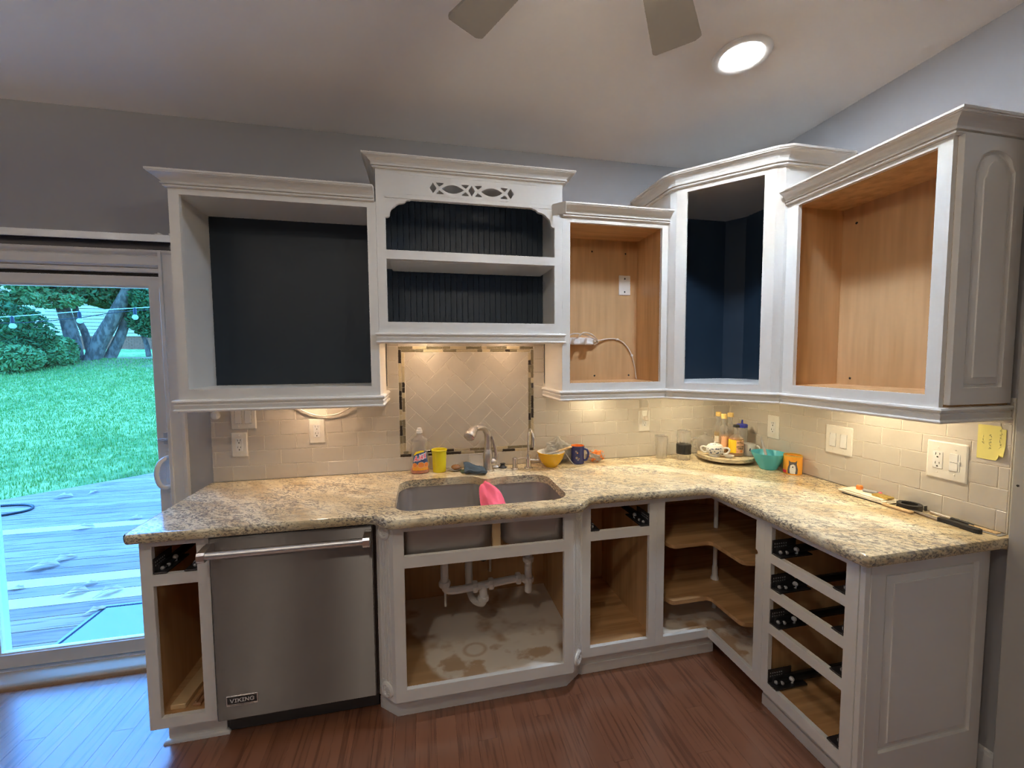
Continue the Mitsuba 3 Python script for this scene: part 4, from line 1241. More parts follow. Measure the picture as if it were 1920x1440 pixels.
# straight against the walls
for r in rings:
    for j in (0, len(out) - 1, len(out) - 2, len(out) - 3):
        r[j, :2] = [out[j][0] + (0.0 if j else (r[j, 0] - out[j][0])), out[j][1]]
top, bot = Polygon(rings[-1][:, :2]), Polygon(rings[0][:, :2])
n = len(out)
side = loft(rings, False, False)
hr_ = np.array(holeP.exterior.coords)[:-1]
if not holeP.exterior.is_ccw:
    hr_ = hr_[::-1]
hi = holeP.buffer(0.003, join_style=1)
hole_ring = loft([np.column_stack([hr_, np.full(len(hr_), z)]) for z in (WT0, WT1)], False, False)
caps = []
for pg, z, s in ((top, WT1, 1), (bot, WT0, -1)):
    v2, f2 = trimesh.creation.triangulate_polygon(pg.difference(holeP), engine="earcut")
    caps.append(trimesh.Trimesh(np.column_stack([v2, np.full(len(v2), z)]), np.asarray(f2)[:, ::s], process=False))
wt = cat(side, hole_ring, *caps); wt.merge_vertices(digits_vertex=6); trimesh.repair.fix_normals(wt)
one("worktop", "L-shaped cream and brown speckled granite worktop with rounded edge", "worktop", wt, "m_granite", 35)

# ------------------------------------------------------------------ sink under the worktop
t = thing("kitchen_sink", "undermounted double bowl stainless steel sink in the granite worktop", "sink")
b1, b2 = (-2.156, -1.722, -0.655, -0.185), (-1.692, -1.366, -0.655, -0.235)
rimP = unary_union([sbox(-2.185, -0.672, -1.340, -0.16)]).difference(Polygon(rrect(*b1, 0.085, 8))).difference(Polygon(rrect(*b2, 0.085, 8)))
m = extr(rimP, 0.0012); m.apply_translation((0, 0, 0.8724))
part(t, "rim", m, "m_sink")
for b, dep in ((b1, 0.205), (b2, 0.165)):
    zb_ = 0.8724 - dep
    R = lambda i, z, r: np.column_stack([rrect(b[0] + i, b[1] - i, b[2] + i, b[3] - i, r, 8), np.full(36, z)])
    inner = [R(0, 0.8736, 0.085), R(0.004, 0.80, 0.083), R(0.010, zb_ + 0.03, 0.078), R(0.018, zb_ + 0.010, 0.072), R(0.035, zb_ + 0.002, 0.058), R(0.12, zb_, 0.03)]
    outer = [R(-0.002, 0.8724, 0.087), R(0.002, 0.80, 0.085), R(0.008, zb_ + 0.03, 0.08), R(0.016, zb_ + 0.008, 0.073), R(0.035, zb_ - 0.001, 0.058), R(0.12, zb_ - 0.003, 0.03)]
    bw = part(t, "bowl", loft(outer[::-1] + inner), "m_sink", 40)
    cx, cy = (b[0] + b[1]) / 2, (b[2] + b[3]) / 2 + 0.03
    part(bw, "drain", lathe([(0, zb_ + 0.0005), (0.03, zb_ + 0.0005), (0.036, zb_ + 0.004), (0.045, zb_ + 0.003), (0.046, zb_ + 0.0002), (0, zb_ + 0.0002)], 28, (cx, cy, 0)), "m_chrome", 40)

# white waste pipes beneath
t = thing("drain_pipe", "white plastic waste pipes with trap under the sink", "pipe")
xl, xr, yp = -1.935, -1.512, -0.41
part(t, "tailpiece", tube([(xl, yp, 0.665), (xl, yp, 0.46)], 0.019, 18), "m_pvc", 60)
part(t, "tailpiece", tube([(xr, yp, 0.705), (xr, yp, 0.36), (xr, yp, 0.352)], [0.019, 0.019, 0.008], 18), "m_pvc", 60)
part(t, "cross_arm", tube(spline([(xl, yp, 0.46), (xl + 0.006, yp, 0.425), (xl + 0.04, yp, 0.412), (-1.80, yp, 0.416), (-1.70, yp, 0.424), (xr - 0.05, yp, 0.434), (xr - 0.012, yp, 0.42)], 8), 0.0185, 16), "m_pvc", 60)
part(t, "trap", tube(spline([(-1.745, yp, 0.425), (-1.745, yp, 0.36), (-1.752, yp + 0.01, 0.325), (-1.785, yp + 0.06, 0.318), (-1.800, yp + 0.11, 0.345), (-1.803, yp + 0.13, 0.41), (-1.803, yp + 0.13, 0.52), (-1.803, yp + 0.20, 0.55), (-1.803, -0.02, 0.56)], 8), 0.020, 16), "m_pvc", 60)


def nut(x, y, z, ax="z"):
    m = lathe([(0.0192, -0.012), (0.027, -0.012), (0.029, -0.006), (0.029, 0.006), (0.026, 0.012), (0.0192, 0.012), (0.0192, -0.012)], 10)
    if ax == "x":
        m = moved(m, ry=90)
    part(t, "slip_nut", moved(m, x, y, z), "m_pvc", 20)


for a in ((xl, yp, 0.625), (xl, yp, 0.452), (xr, yp, 0.53), (xr, yp, 0.425), (-1.745, yp, 0.355)):
    nut(*a)
for a in ((-1.785, yp, 0.4175), (-1.705, yp, 0.4235), (-1.565, yp, 0.434)):
    nut(*a, "x")
part(t, "air_gap_hose", tube(spline([(xl, yp + 0.015, 0.565), (-1.97, yp + 0.03, 0.575), (-2.03, yp + 0.05, 0.595), (-2.10, yp + 0.10, 0.56), (-2.14, yp + 0.16, 0.47), (-2.16, -0.1, 0.30), (-2.165, -0.03, 0.25)], 8), 0.011, 12), "m_pvc", 60)
part(t, "hose_clamp", tube([(-1.985, yp + 0.034, 0.580), (-2.04, yp + 0.056, 0.594)], 0.018, 12), "m_black", 40)
hh = thing("supply_hose", "two dark flexible supply hoses hanging behind the drain trap", "hose")
for dx in (-0.03, 0.022):
    part(hh, "hose", tube(spline([(-1.70 + dx, -0.14, 0.87), (-1.705 + dx, -0.18, 0.66), (-1.72 + dx, -0.20, 0.50), (-1.70, -0.12, 0.40), (-1.66 - dx, -0.03, 0.42)], 8), 0.007, 10), "m_dark_grey", 60)
one("supply_pipe", "thin white tube hanging straight down left of the drain trap", "pipe", tube([(xl + 0.005, yp + 0.06, 0.66), (xl + 0.005, yp + 0.06, 0.30)], 0.006, 10), "m_pvc", 60)
one("supply_pipe", "thin white tube hanging behind the drain, right of the trap", "pipe", tube([(-1.66, -0.12, 0.872), (-1.66, -0.10, 0.45), (-1.655, -0.06, 0.30), (-1.655, -0.013, 0.28)], 0.007, 10), "m_pvc", 60)
# ------------------------------------------------------------------ wall plates and small fittings
def wall_map(wall):
    if wall == "back":
        return (0, 0), (1, 0), (0, -1)          # u = x
    return (0, 0), (0, -1), (-1, 0)             # right wall: u = -y


def device(t, wall, cu, cz, kind, N0=0.0):
    """A receptacle or rocker, standing on the plate (the plate's face at d = 0.006)."""
    O, U, N = wall_map(wall)

    def bx(u0, u1, z0, z1, d0, d1, c=0.0008):
        m = B(u0, u1, z0, z1, d0 + N0, d1 + N0, c)
        return placed(m, O, U, N)
    if kind == "outlet":
        o = part(t, "receptacle", bx(cu - 0.0165, cu + 0.0165, cz - 0.034, cz + 0.034, 0.004, 0.0078), "m_white")
        for s in (-1, 1):
            zc = cz + s * 0.0185
            sl = [bx(cu - 0.0075, cu - 0.0055, zc + 0.001, zc + 0.010, 0.0076, 0.0081, 0), bx(cu + 0.0055, cu + 0.0075, zc + 0.002, zc + 0.010, 0.0076, 0.0081, 0),
                  bx(cu - 0.0028, cu + 0.0028, zc - 0.010, zc - 0.0045, 0.0076, 0.0081, 0)]
            part(o, "slots", cat(sl), "m_slot")
    elif kind == "rocker":
        pr = Polygon([(cz - 0.033, 0.004), (cz - 0.033, 0.0095), (cz, 0.0085), (cz + 0.033, 0.0062), (cz + 0.033, 0.004)])
        m = extr(pr, 0.0295)                    # x = z, y = d, z = u
        V = np.array(m.vertices); m.vertices = np.column_stack([V[:, 2] + cu - 0.01475, V[:, 0], V[:, 1] + N0])
        part(t, "rocker", placed(m, O, U, N), "m_white")
        part(t, "rocker_gap", cat(bx(cu - 0.0165, cu - 0.0150, cz - 0.034, cz + 0.034, 0.0055, 0.0063, 0), bx(cu + 0.0150, cu + 0.0165, cz - 0.034, cz + 0.034, 0.0055, 0.0063, 0), bx(cu - 0.0165, cu + 0.0165, cz - 0.0350, cz - 0.0335, 0.0055, 0.0063, 0)), "m_grey_plastic")
    elif kind == "dimmer":
        part(t, "rocker", bx(cu - 0.0165, cu + 0.010, cz - 0.034, cz + 0.034, 0.004, 0.0085), "m_white")
        part(t, "slider", cat(bx(cu + 0.0105, cu + 0.0165, cz - 0.034, cz + 0.034, 0.004, 0.0072), bx(cu + 0.0105, cu + 0.018, cz - 0.004, cz + 0.006, 0.004, 0.0105)), "m_white")
        part(t, "rocker_gap", bx(cu - 0.0165, cu + 0.010, cz - 0.0008, cz + 0.0008, 0.0083, 0.0088, 0), "m_grey_plastic")


def wall_plate(wall, u0, u1, z0, z1, devs, label, cat_):
    t = thing("wall_outlet" if cat_ == "outlet" else "light_switch", label, cat_, None)
    O, U, N = wall_map(wall)
    c = 0.003
    rings = []
    for i, d_ in ((0, 0.0002), (0, 0.003), (0.004, 0.0058), (0.006, 0.006)):
        q = rrect(u0 + i, u1 - i, z0 + i, z1 - i, 0.004, 3)
        rings.append(np.column_stack([q, np.full(len(q), d_)]))
    part(t, "plate", placed(loft(rings), O, U, N), "m_plate", 30)
    for kind, cu in devs:
        zc = (z0 + z1) / 2
        device(t, wall, cu, zc, kind)
        for s in (-1, 1):
            m = lathe([(0, 0.0075), (0.002, 0.0075), (0.0034, 0.006), (0, 0.006)], 10)
            m.apply_translation((cu, zc + s * 0.049, 0))
            part(t, "screw", placed(m, O, U, N), "m_plate")
    return t


wall_plate("back", -3.004, -2.884, 1.189, 1.318, [("rocker", -2.9675), ("rocker", -2.9205)], "cream double rocker switch high on the tiles under the left upper cabinet", "switch")
wall_plate("back", -3.006, -2.930, 1.043, 1.172, [("outlet", -2.968)], "cream outlet directly below the double switch near the sliding door", "outlet")
wall_plate("back", -2.629, -2.549, 1.098, 1.231, [("outlet", -2.589)], "cream outlet midway along the tiles over the dishwasher", "outlet")
o3 = wall_plate("back", -0.677, -0.596, 1.078, 1.212, [("outlet", -0.636)], "cream outlet with a plug and cord in it, left of the corner", "outlet")
wall_plate("right", 0.317, 0.399, 1.068, 1.205, [("outlet", 0.358)], "cream outlet on the right wall nearest the corner", "outlet")
wall_plate("right", 0.682, 0.816, 1.062, 1.205, [("rocker", 0.722), ("rocker", 0.776)], "cream double rocker switch in the middle of the right wall tiles", "switch")
wall_plate("right", 1.116, 1.246, 1.059, 1.210, [("outlet", 1.154), ("dimmer", 1.208)], "cream combined outlet and dimmer plate beside the sticky note", "outlet")
pg = thing("plug", "cream plug with its cord in the outlet left of the corner", "plug")
part(pg, "body", B(-0.650, -0.622, -0.034, -0.0082, 1.150, 1.178, 0.004), "m_cord")
part(pg, "cord", tube(spline([(-0.636, -0.030, 1.170), (-0.634, -0.040, 1.20), (-0.628, -0.036, 1.26), (-0.648, -0.030, 1.33), (-0.67, -0.06, 1.39)], 8), 0.0035, 8), "m_cord", 60)
part(pg, "cord", tube(spline([(-0.646, -0.028, 1.155), (-0.664, -0.034, 1.165), (-0.668, -0.030, 1.20), (-0.660, -0.02, 1.215)], 6), 0.003, 8), "m_cord", 60)

kb = thing("tile_knob", "round white knob on the tiles at the left end below the cabinet", "knob")
m = lathe([(0, 0.020), (0.010, 0.021), (0.014, 0.016), (0.017, 0.018), (0.021, 0.014), (0.022, 0.004), (0.018, 0.0005), (0, 0.0005)], 28)
part(kb, "disc", placed(moved(m, -3.071, 1.267, 0), (0, 0), (1, 0), (0, -1)), "m_white", 40)

cb = thing("cable", "pale cable sagging under the left upper cabinet in front of the tiles", "cable")
part(cb, "cord", tube(spline([(-2.76, -0.025, 1.40), (-2.70, -0.022, 1.32), (-2.63, -0.018, 1.268), (-2.55, -0.016, 1.248), (-2.46, -0.018, 1.262), (-2.38, -0.022, 1.32), (-2.33, -0.025, 1.40)], 8), 0.0035, 8), "m_cord", 60)

# things in the maple cabinet
bp = thing("blank_wall_plate", "pale blank wall plate on the back of the narrow maple-lined cabinet", "wall plate")
part(bp, "plate", B(-0.829, -0.752, -0.0205, -0.0145, 1.938, 2.058, 0.003), "m_plate")
for z in (1.957, 2.038):
    hole(bp, -0.7905, -0.0207, z, "y")
ps = thing("power_strip", "white power strip with plugs on the back of the narrow maple-lined cabinet", "power strip")
part(ps, "body", B(-1.245, -1.000, -0.045, -0.0145, 1.632, 1.675, 0.004), "m_white")
for x in (-1.205, -1.125, -1.045):
    part(ps, "plug", cat(B(x - 0.019, x + 0.019, -0.078, -0.0455, 1.634, 1.668, 0.004), B(x - 0.022, x + 0.022, -0.084, -0.050, 1.630, 1.648, 0.004)), "m_white")
for pts in ([(-1.205, -0.075, 1.66), (-1.17, -0.10, 1.69), (-1.10, -0.09, 1.692), (-1.02, -0.07, 1.67), (-0.985, -0.05, 1.655)],
            [(-1.125, -0.075, 1.665), (-1.09, -0.10, 1.70), (-1.03, -0.08, 1.69), (-0.985, -0.05, 1.66), (-0.975, -0.035, 1.645), (-1.0, -0.04, 1.632)],
            [(-1.0, -0.03, 1.65), (-0.96, -0.03, 1.658), (-0.90, -0.022, 1.668), (-0.84, -0.019, 1.666), (-0.79, -0.019, 1.64), (-0.745, -0.019, 1.58), (-0.718, -0.019, 1.50), (-0.708, -0.022, 1.43), (-0.708, -0.03, 1.4172)]):
    part(ps, "cord", tube(spline(pts, 8), 0.0042, 8), "m_cord", 60)
for x, z in ((-0.838, 1.664), (-0.738, 1.565)):
    part(ps, "cord_clip", B(x - 0.008, x + 0.008, -0.026, -0.0145, z - 0.005, z + 0.007, 0.002), "m_white")


# ------------------------------------------------------------------ lights under the cabinets
def puck(x, y, z, power, label):
    t = thing("under_cabinet_light", label, "under-cabinet light", "lights under the upper cabinets")
    part(t, "housing", lathe([(0, 0), (0.034, 0), (0.034, -0.010), (0.029, -0.013), (0.0285, -0.008), (0, -0.008)], 28, (x, y, z)), "m_white", 40)
    k_ = np.arange(24) * 2 * np.pi / 24
    V = np.vstack([np.column_stack([x + 0.028 * np.cos(k_), y + 0.028 * np.sin(k_), np.full(24, z - 0.0085)]), [[x, y, z - 0.0085]]])
    scene[f"{t}__lens"] = emit(trimesh.Trimesh(V, [[24, (j + 1) % 24, j] for j in range(24)], process=False), np.array(power))


W1, W2 = np.array((1.0, 0.69, 0.44)), np.array((1.0, 0.86, 0.58))
puck(-2.59, -0.12, 1.4045, W1 * UC[0], "small warm puck light under the left upper cabinet")
puck(-2.00, -0.13, 1.6995, W1 * UC[1], "warm puck light under the hutch, left of the faucet")
puck(-1.56, -0.13, 1.6995, W1 * UC[2], "warm puck light under the hutch, right of the faucet")
puck(-1.00, -0.14, 1.3995, W2 * UC[3], "warm puck light under the narrow maple-lined cabinet")
puck(-0.42, -0.26, 1.3975, W2 * UC[4], "warm puck light under the corner cabinet")
puck(-0.14, -0.92, 1.3975, W2 * UC[5], "warm puck light under the right upper cabinet, nearer the corner")
puck(-0.14, -1.16, 1.3975, W2 * UC[6], "warm puck light under the right upper cabinet, nearer the end")

# ------------------------------------------------------------------ ceiling fan
fz = 2.55
t = thing("ceiling_fan", "taupe ceiling fan, two of its blades reaching into the top of the picture", "ceiling fan")
s_ = (fz - CAM[2]) / (2.45 - CAM[2])
tipsA = [CAM[:2] + s_ * (np.array(q) - CAM[:2]) for q in ((-1.940, -1.226), (-1.829, -1.186), (-1.313, -1.202), (-1.244, -1.331))]
m1, m2 = (tipsA[0] + tipsA[1]) / 2, (tipsA[2] + tipsA[3]) / 2
mid = (m1 + m2) / 2; half = np.linalg.norm(m2 - m1) / 2
pd = np.array([m2[1] - m1[1], -(m2[0] - m1[0])]); pd /= np.linalg.norm(pd)
HUB = mid + pd * half / math.tan(math.radians(36)) * (1 if pd[1] < 0 else -1)
part(t, "canopy", lathe([(0, CEIL - 0.001), (0.07, CEIL - 0.001), (0.066, CEIL - 0.05), (0.02, CEIL - 0.07), (0, CEIL - 0.07)], 32, (*HUB, 0)), "m_fan", 40)
part(t, "motor", lathe([(0, 2.68), (0.09, 2.68), (0.13, 2.64), (0.135, 2.58), (0.11, 2.545), (0.05, 2.53), (0, 2.53)], 40, (*HUB, 0)), "m_fan", 40)
a1 = math.atan2(*(m1 - HUB)[::-1])
a2 = math.atan2(*(m2 - HUB)[::-1])
RB = np.linalg.norm(m1 - HUB)
wd = 0.073
for i in range(5):
    a = (a1 + a2) / 2 + math.radians(36 + 72 * i)
    q = Polygon([(0.20, -0.046), (RB + 0.01, -wd), (RB + 0.018, -wd + 0.02), (RB - 0.006, wd - 0.006), (RB - 0.018, wd), (0.20, 0.046)]).buffer(-0.008).buffer(0.008)
    m = extr(q, 0.007)
    m = moved(m, rx=-9)
    part(t, "blade", moved(m, HUB[0], HUB[1], fz, rz=math.degrees(a)), "m_fan")
    ir = cat(B(0.10, 0.24, -0.02, 0.02, fz - 0.004, fz + 0.0, 0.001))
    part(t, "blade_iron", moved(ir, HUB[0], HUB[1], 0.0, rz=math.degrees(a)), "m_nickel")
part(t, "light_fitter", lathe([(0, 2.53), (0.06, 2.53), (0.07, 2.50), (0, 2.50)], 32, (*HUB, 0)), "m_fan", 40)
gl = lathe([(0.069, 2.50), (0.115, 2.46), (0.12, 2.43), (0.09, 2.395), (0.04, 2.38), (0, 2.377)][::-1], 32, (*HUB, 0))
scene[f"{t}__globe"] = emit(gl, FAN_LIGHT)
labels[f"{t}__globe"] = {"label": "glowing frosted glass globe"}

# ------------------------------------------------------------------ faucet and things round the sink
CT = 0.9142
t = thing("faucet", "brushed nickel pull-out kitchen faucet with arched spout behind the sink", "faucet")
fx_, fy_ = -1.668, -0.108
part(t, "body", lathe([(0, CT), (0.030, CT), (0.031, CT + 0.006), (0.027, CT + 0.012), (0.0275, CT + 0.06), (0.029, CT + 0.085), (0.026, CT + 0.105), (0.020, CT + 0.125), (0, CT + 0.13)], 32, (fx_, fy_, 0)), "m_nickel", 40)
sp = spline([(fx_, fy_, CT + 0.11), (fx_ + 0.001, fy_, CT + 0.18), (fx_ - 0.006, fy_ - 0.006, CT + 0.222), (fx_ - 0.028, fy_ - 0.032, CT + 0.252), (fx_ - 0.060, fy_ - 0.072, CT + 0.262), (fx_ - 0.088, fy_ - 0.108, CT + 0.258)], 8)
part(t, "spout", tube(sp, np.linspace(0.0205, 0.0155, len(sp)), 20), "m_nickel", 60)
hd = spline([(fx_ - 0.080, fy_ - 0.096, CT + 0.261), (fx_ - 0.100, fy_ - 0.128, CT + 0.254), (fx_ - 0.116, fy_ - 0.156, CT + 0.240), (fx_ - 0.126, fy_ - 0.172, CT + 0.226)], 6)
part(t, "spray_head", tube(hd, np.interp(np.linspace(0, 1, len(hd)), [0, 0.3, 0.7, 0.92, 1], [0.016, 0.023, 0.029, 0.029, 0.020]), 20), "m_nickel", 60)
hn = part(t, "handle_hub", moved(trimesh.creation.icosphere(3, 0.024), fx_ + 0.026, fy_ - 0.004, CT + 0.052), "m_nickel", True)
lv_ = spline([(fx_ + 0.036, fy_ - 0.006, CT + 0.05), (fx_ + 0.046, fy_ - 0.008, CT + 0.09), (fx_ + 0.036, fy_ - 0.010, CT + 0.145), (fx_ + 0.022, fy_ - 0.012, CT + 0.20)], 6)
part(t, "lever", tube(lv_, np.linspace(0.012, 0.006, len(lv_)), 12), "m_nickel", 60)

t = thing("soap_dispenser", "chrome soap pump with a level spout right of the faucet", "soap dispenser")
dx_, dy_ = -1.512, -0.110
part(t, "base", lathe([(0, CT), (0.021, CT), (0.021, CT + 0.004), (0.015, CT + 0.008), (0.0135, CT + 0.03), (0.0145, CT + 0.034), (0.0145, CT + 0.062), (0.011, CT + 0.068), (0, CT + 0.069)], 24, (dx_, dy_, 0)), "m_nickel", 40)
part(t, "spout", tube(spline([(dx_ + 0.012, dy_ - 0.002, CT + 0.058), (dx_ + 0.035, dy_ - 0.008, CT + 0.064), (dx_ + 0.062, dy_ - 0.014, CT + 0.066), (dx_ + 0.064, dy_ - 0.016, CT + 0.060)], 6), 0.0045, 10), "m_nickel", 60)
t = thing("filter_faucet", "slim tall chrome drinking water tap right of the soap pump", "faucet")
qx, qy = -1.432, -0.108
part(t, "base", lathe([(0, CT), (0.025, CT), (0.025, CT + 0.005), (0.015, CT + 0.010), (0.0125, CT + 0.07), (0.0085, CT + 0.082), (0, CT + 0.083)], 24, (qx, qy, 0)), "m_chrome", 40)
part(t, "neck", tube(spline([(qx, qy, CT + 0.07), (qx, qy, CT + 0.15), (qx + 0.001, qy - 0.003, CT + 0.20), (qx + 0.003, qy - 0.022, CT + 0.229), (qx + 0.006, qy - 0.055, CT + 0.226), (qx + 0.009, qy - 0.078, CT + 0.20), (qx + 0.010, qy - 0.082, CT + 0.165)], 8), 0.0062, 12), "m_chrome", 60)
part(t, "outlet_tip", tube([(qx + 0.010, qy - 0.082, CT + 0.185), (qx + 0.010, qy - 0.082, CT + 0.14)], 0.0085, 14), "m_chrome", 60)
part(t, "side_arm", tube([(qx + 0.008, qy - 0.003, CT + 0.048), (qx + 0.060, qy - 0.02, CT + 0.050)], 0.008, 12), "m_chrome", 60)
part(t, "lever", tube([(qx + 0.052, qy - 0.018, CT + 0.05), (qx + 0.052, qy - 0.018, CT + 0.085)], 0.0035, 8), "m_chrome", 60)

t = thing("dish_soap_bottle", "clear dish soap bottle with orange soap and dark fruit label", "bottle")
bx_, by_ = -2.046, -0.062
ELL = 0.62


def oval(prof, n=40, at=(0, 0, 0), rz=0):
    m = lathe(prof, n)
    m.apply_scale([1, ELL, 1])
    return moved(m, *at, rz=rz)


ob = [(0, 0), (0.046, 0), (0.051, 0.006), (0.0515, 0.03), (0.050, 0.075), (0.0455, 0.11), (0.0405, 0.135), (0.0395, 0.155), (0.043, 0.175), (0.046, 0.184), (0.042, 0.192), (0.030, 0.202), (0.018, 0.212), (0.0145, 0.222), (0.0145, 0.228)]
inn = [(max(r - 0.0015, 0), z + (0.0015 if z < 0.01 else 0)) for r, z in ob]
bt = part(t, "shell", oval(ob, 44, (bx_, by_, CT)), "m_clear", 40, "clear plastic shell")
part(t, "soap", oval([(0, 0.0025), (0.0435, 0.0025), (0.0486, 0.0078), (0.0492, 0.03), (0, 0.03)], 44, (bx_, by_, CT)), "m_soap", 40, "orange liquid soap")
part(t, "cap", lathe([(0, 0.255), (0.011, 0.255), (0.0125, 0.252), (0.0125, 0.244), (0.017, 0.241), (0.0175, 0.226), (0, 0.226)], 24, (bx_, by_, CT)), "m_white", 40)


def on_oval(poly, name, b, off, zbase=CT, holder=None):
    """A thin printed patch wrapped on the bottle's front, poly in (arc from the middle, height)."""
    m = extr(poly, 0.0004)
    m = m.subdivide_to_size(0.006, max_iter=6)
    V = np.array(m.vertices)
    zz = V[:, 1]
    R = np.interp(zz, [z for r, z in ob], [r for r, z in ob]) + 0.0006 + off
    th = V[:, 0] / 0.047
    x = R * np.sin(th)
    y = -(R * ELL) * np.cos(th) - 0.0
    extra = (V[:, 2] > 0.0002) * 0.0004
    return part(holder or t, name, trimesh.Trimesh(np.column_stack([bx_ + x, by_ + y - extra, zbase + zz]), m.faces, process=False), b)


lab = Polygon([(-0.040, 0.022), (0.044, 0.022), (0.046, 0.075), (0.040, 0.118), (0.028, 0.131), (0.006, 0.133), (-0.018, 0.126), (-0.034, 0.105), (-0.040, 0.075)])
on_lab = on_oval(lab, "front_label", "m_motif_blue", 0.0)
labels[on_lab] = {"label": "navy label with red lettering and orange slices"}
on_oval(Polygon([(-0.033, 0.112), (-0.022, 0.125), (0.008, 0.1325), (0.026, 0.1305), (0.030, 0.124), (-0.01, 0.116), (-0.034, 0.103)]), "label_band", "m_label_yellow", 0.0007, holder=on_lab)
on_oval(Polygon([(-0.040, 0.022), (0.044, 0.022), (0.045, 0.048), (0.03, 0.056), (0.0, 0.050), (-0.02, 0.058), (-0.040, 0.052)]), "label_fruit", "m_can_orange", 0.0007, holder=on_lab)
for c_, r_ in ((0.006, 0.017), (-0.026, 0.013), (0.034, 0.014)):
    on_oval(Point(c_, 0.052).buffer(r_, 16), "label_fruit", "m_orange", 0.0014, holder=on_lab)
    on_oval(Point(c_, 0.052).buffer(r_, 16).difference(Point(c_, 0.052).buffer(r_ * 0.85, 16)), "label_rind", "m_label_peach", 0.0021, holder=on_lab)
from shapely import affinity


def text_poly(txt, h, bold=True):
    tm = meshkit.text_mesh(txt, h, 0.001, bold=bold)
    V = np.asarray(tm.vertices); top_ = V[:, 2] > 0.0005
    fs = [f for f in tm.faces if top_[f].all()]
    return unary_union([Polygon(V[f][:, :2]) for f in fs]).buffer(0.00001)


tp = text_poly("AJAX", 0.025)
b_ = tp.bounds
tp = affinity.skew(affinity.translate(affinity.scale(tp, 0.066 / (b_[2] - b_[0]), 1, origin=(0, 0)), 0, 0), 12, 0)
b_ = tp.bounds
tp = affinity.skew(affinity.translate(tp, -(b_[0] + b_[2]) / 2 + 0.003, 0.080 - b_[1]), 0, 15, origin=(0, 0.09))
outl = tp.buffer(0.003)
for g in getattr(outl, "geoms", [outl]):
    on_oval(g, "lettering", "m_white", 0.0014, holder=on_lab)
on_oval(tp, "lettering", "m_red", 0.0021, holder=on_lab)

t = thing("plastic_cup", "bright yellow plastic cup between the soap bottle and the faucet", "cup")
part(t, "body", lathe([(0, 0), (0.033, 0), (0.036, 0.003), (0.0405, 0.118), (0.0435, 0.1185), (0.0445, 0.125), (0.0425, 0.128), (0.0405, 0.126), (0.0385, 0.119), (0.034, 0.006), (0, 0.006)], 40, (-1.939, -0.055, CT)), "m_yellow", 40)
t = thing("sink_strainer", "metal sink strainer with a brown scrubber lying on it, behind the sink", "strainer")
part(t, "dish", lathe([(0, 0.002), (0.02, 0.001), (0.028, 0.006), (0.038, 0.009), (0.0385, 0.0105), (0.028, 0.008), (0.02, 0.0035), (0, 0.004)], 28, (-1.853, -0.060, CT)), "m_chrome", 40)
m = trimesh.creation.icosphere(3, 1.0)
v = np.array(m.vertices); v *= (0.9 + 0.25 * meshkit.noise(v * 4, 3))[:, None]; m.vertices = v * [0.026, 0.022, 0.014]
part(t, "scrubber", moved(m, -1.846, -0.058, CT + 0.020), "m_wood_mid", True, "brown scrubber")
one("scouring_pad", "flat dark green scouring pad under the blue sponge cloth", "scouring pad", moved(B(-0.05, 0.05, -0.032, 0.032, 0, 0.007, 0.002), -1.775, -0.092, CT + 0.0002, rz=8), "m_green_pad")


def cloth(nu, nv, fn, th=0.004):
    """A sheet with thickness from fn(s, t) -> point."""
    P = np.array([[fn(i / (nu - 1), j / (nv - 1)) for j in range(nv)] for i in range(nu)])
    du, dv = np.gradient(P, axis=0), np.gradient(P, axis=1)
    N = np.cross(du, dv); N /= np.linalg.norm(N, axis=2, keepdims=True) + 1e-9
    A, Bm = (P + N * th / 2).reshape(-1, 3), (P - N * th / 2).reshape(-1, 3)
    idx = np.arange(nu * nv).reshape(nu, nv)
    q = np.stack([idx[:-1, :-1], idx[1:, :-1], idx[1:, 1:], idx[:-1, 1:]], -1).reshape(-1, 4)
    rim = np.concatenate([idx[0, :], idx[1:, -1], idx[-1, -2::-1], idx[-2:0:-1, 0]])
    k_ = len(A)
    F = [q[:, [0, 1, 2]], q[:, [0, 2, 3]], q[:, [0, 2, 1]] + k_, q[:, [0, 3, 2]] + k_]
    r2 = np.roll(rim, -1)
    F += [np.stack([rim, r2, r2 + k_], -1), np.stack([rim, r2 + k_, rim + k_], -1)]
    m = trimesh.Trimesh(np.vstack([A, Bm]), np.vstack(F), process=False)
    trimesh.repair.fix_normals(m)
    return m


def sponge_fn(s, q):
    x = -1.805 + 0.115 * s
    y = -0.168 + 0.085 * q - 0.03 * s
    z = CT + 0.012 + 0.036 * (1 - s) ** 1.2 * q + 0.006 * math.sin(9 * s) * math.cos(7 * q) + 0.010 * (1 - abs(2 * s - 1))
    return (x, y - 0.004, z)


one("sponge_cloth", "crumpled dark blue sponge cloth left of the faucet base", "sponge", cloth(22, 16, sponge_fn, 0.014), "m_sponge", 50)
t = thing("sink_stopper", "small black rubber sink stopper right of the faucet", "stopper")
part(t, "disc", lathe([(0, 0), (0.022, 0), (0.024, 0.004), (0.017, 0.008), (0.012, 0.018), (0.016, 0.026), (0, 0.027)], 28, (-1.575, -0.062, CT)), "m_black", 40)
m = trimesh.creation.icosphere(2, 1.0); v = np.array(m.vertices); m.vertices = v * (0.8 + 0.5 * meshkit.noise(v * 3, 8))[:, None] * [0.02, 0.014, 0.008]
one("foil_scrap", "small crumpled pale foil scrap just right of the faucet base", "scrap", moved(m, -1.618, -0.062, CT + 0.009), "m_alu", False)


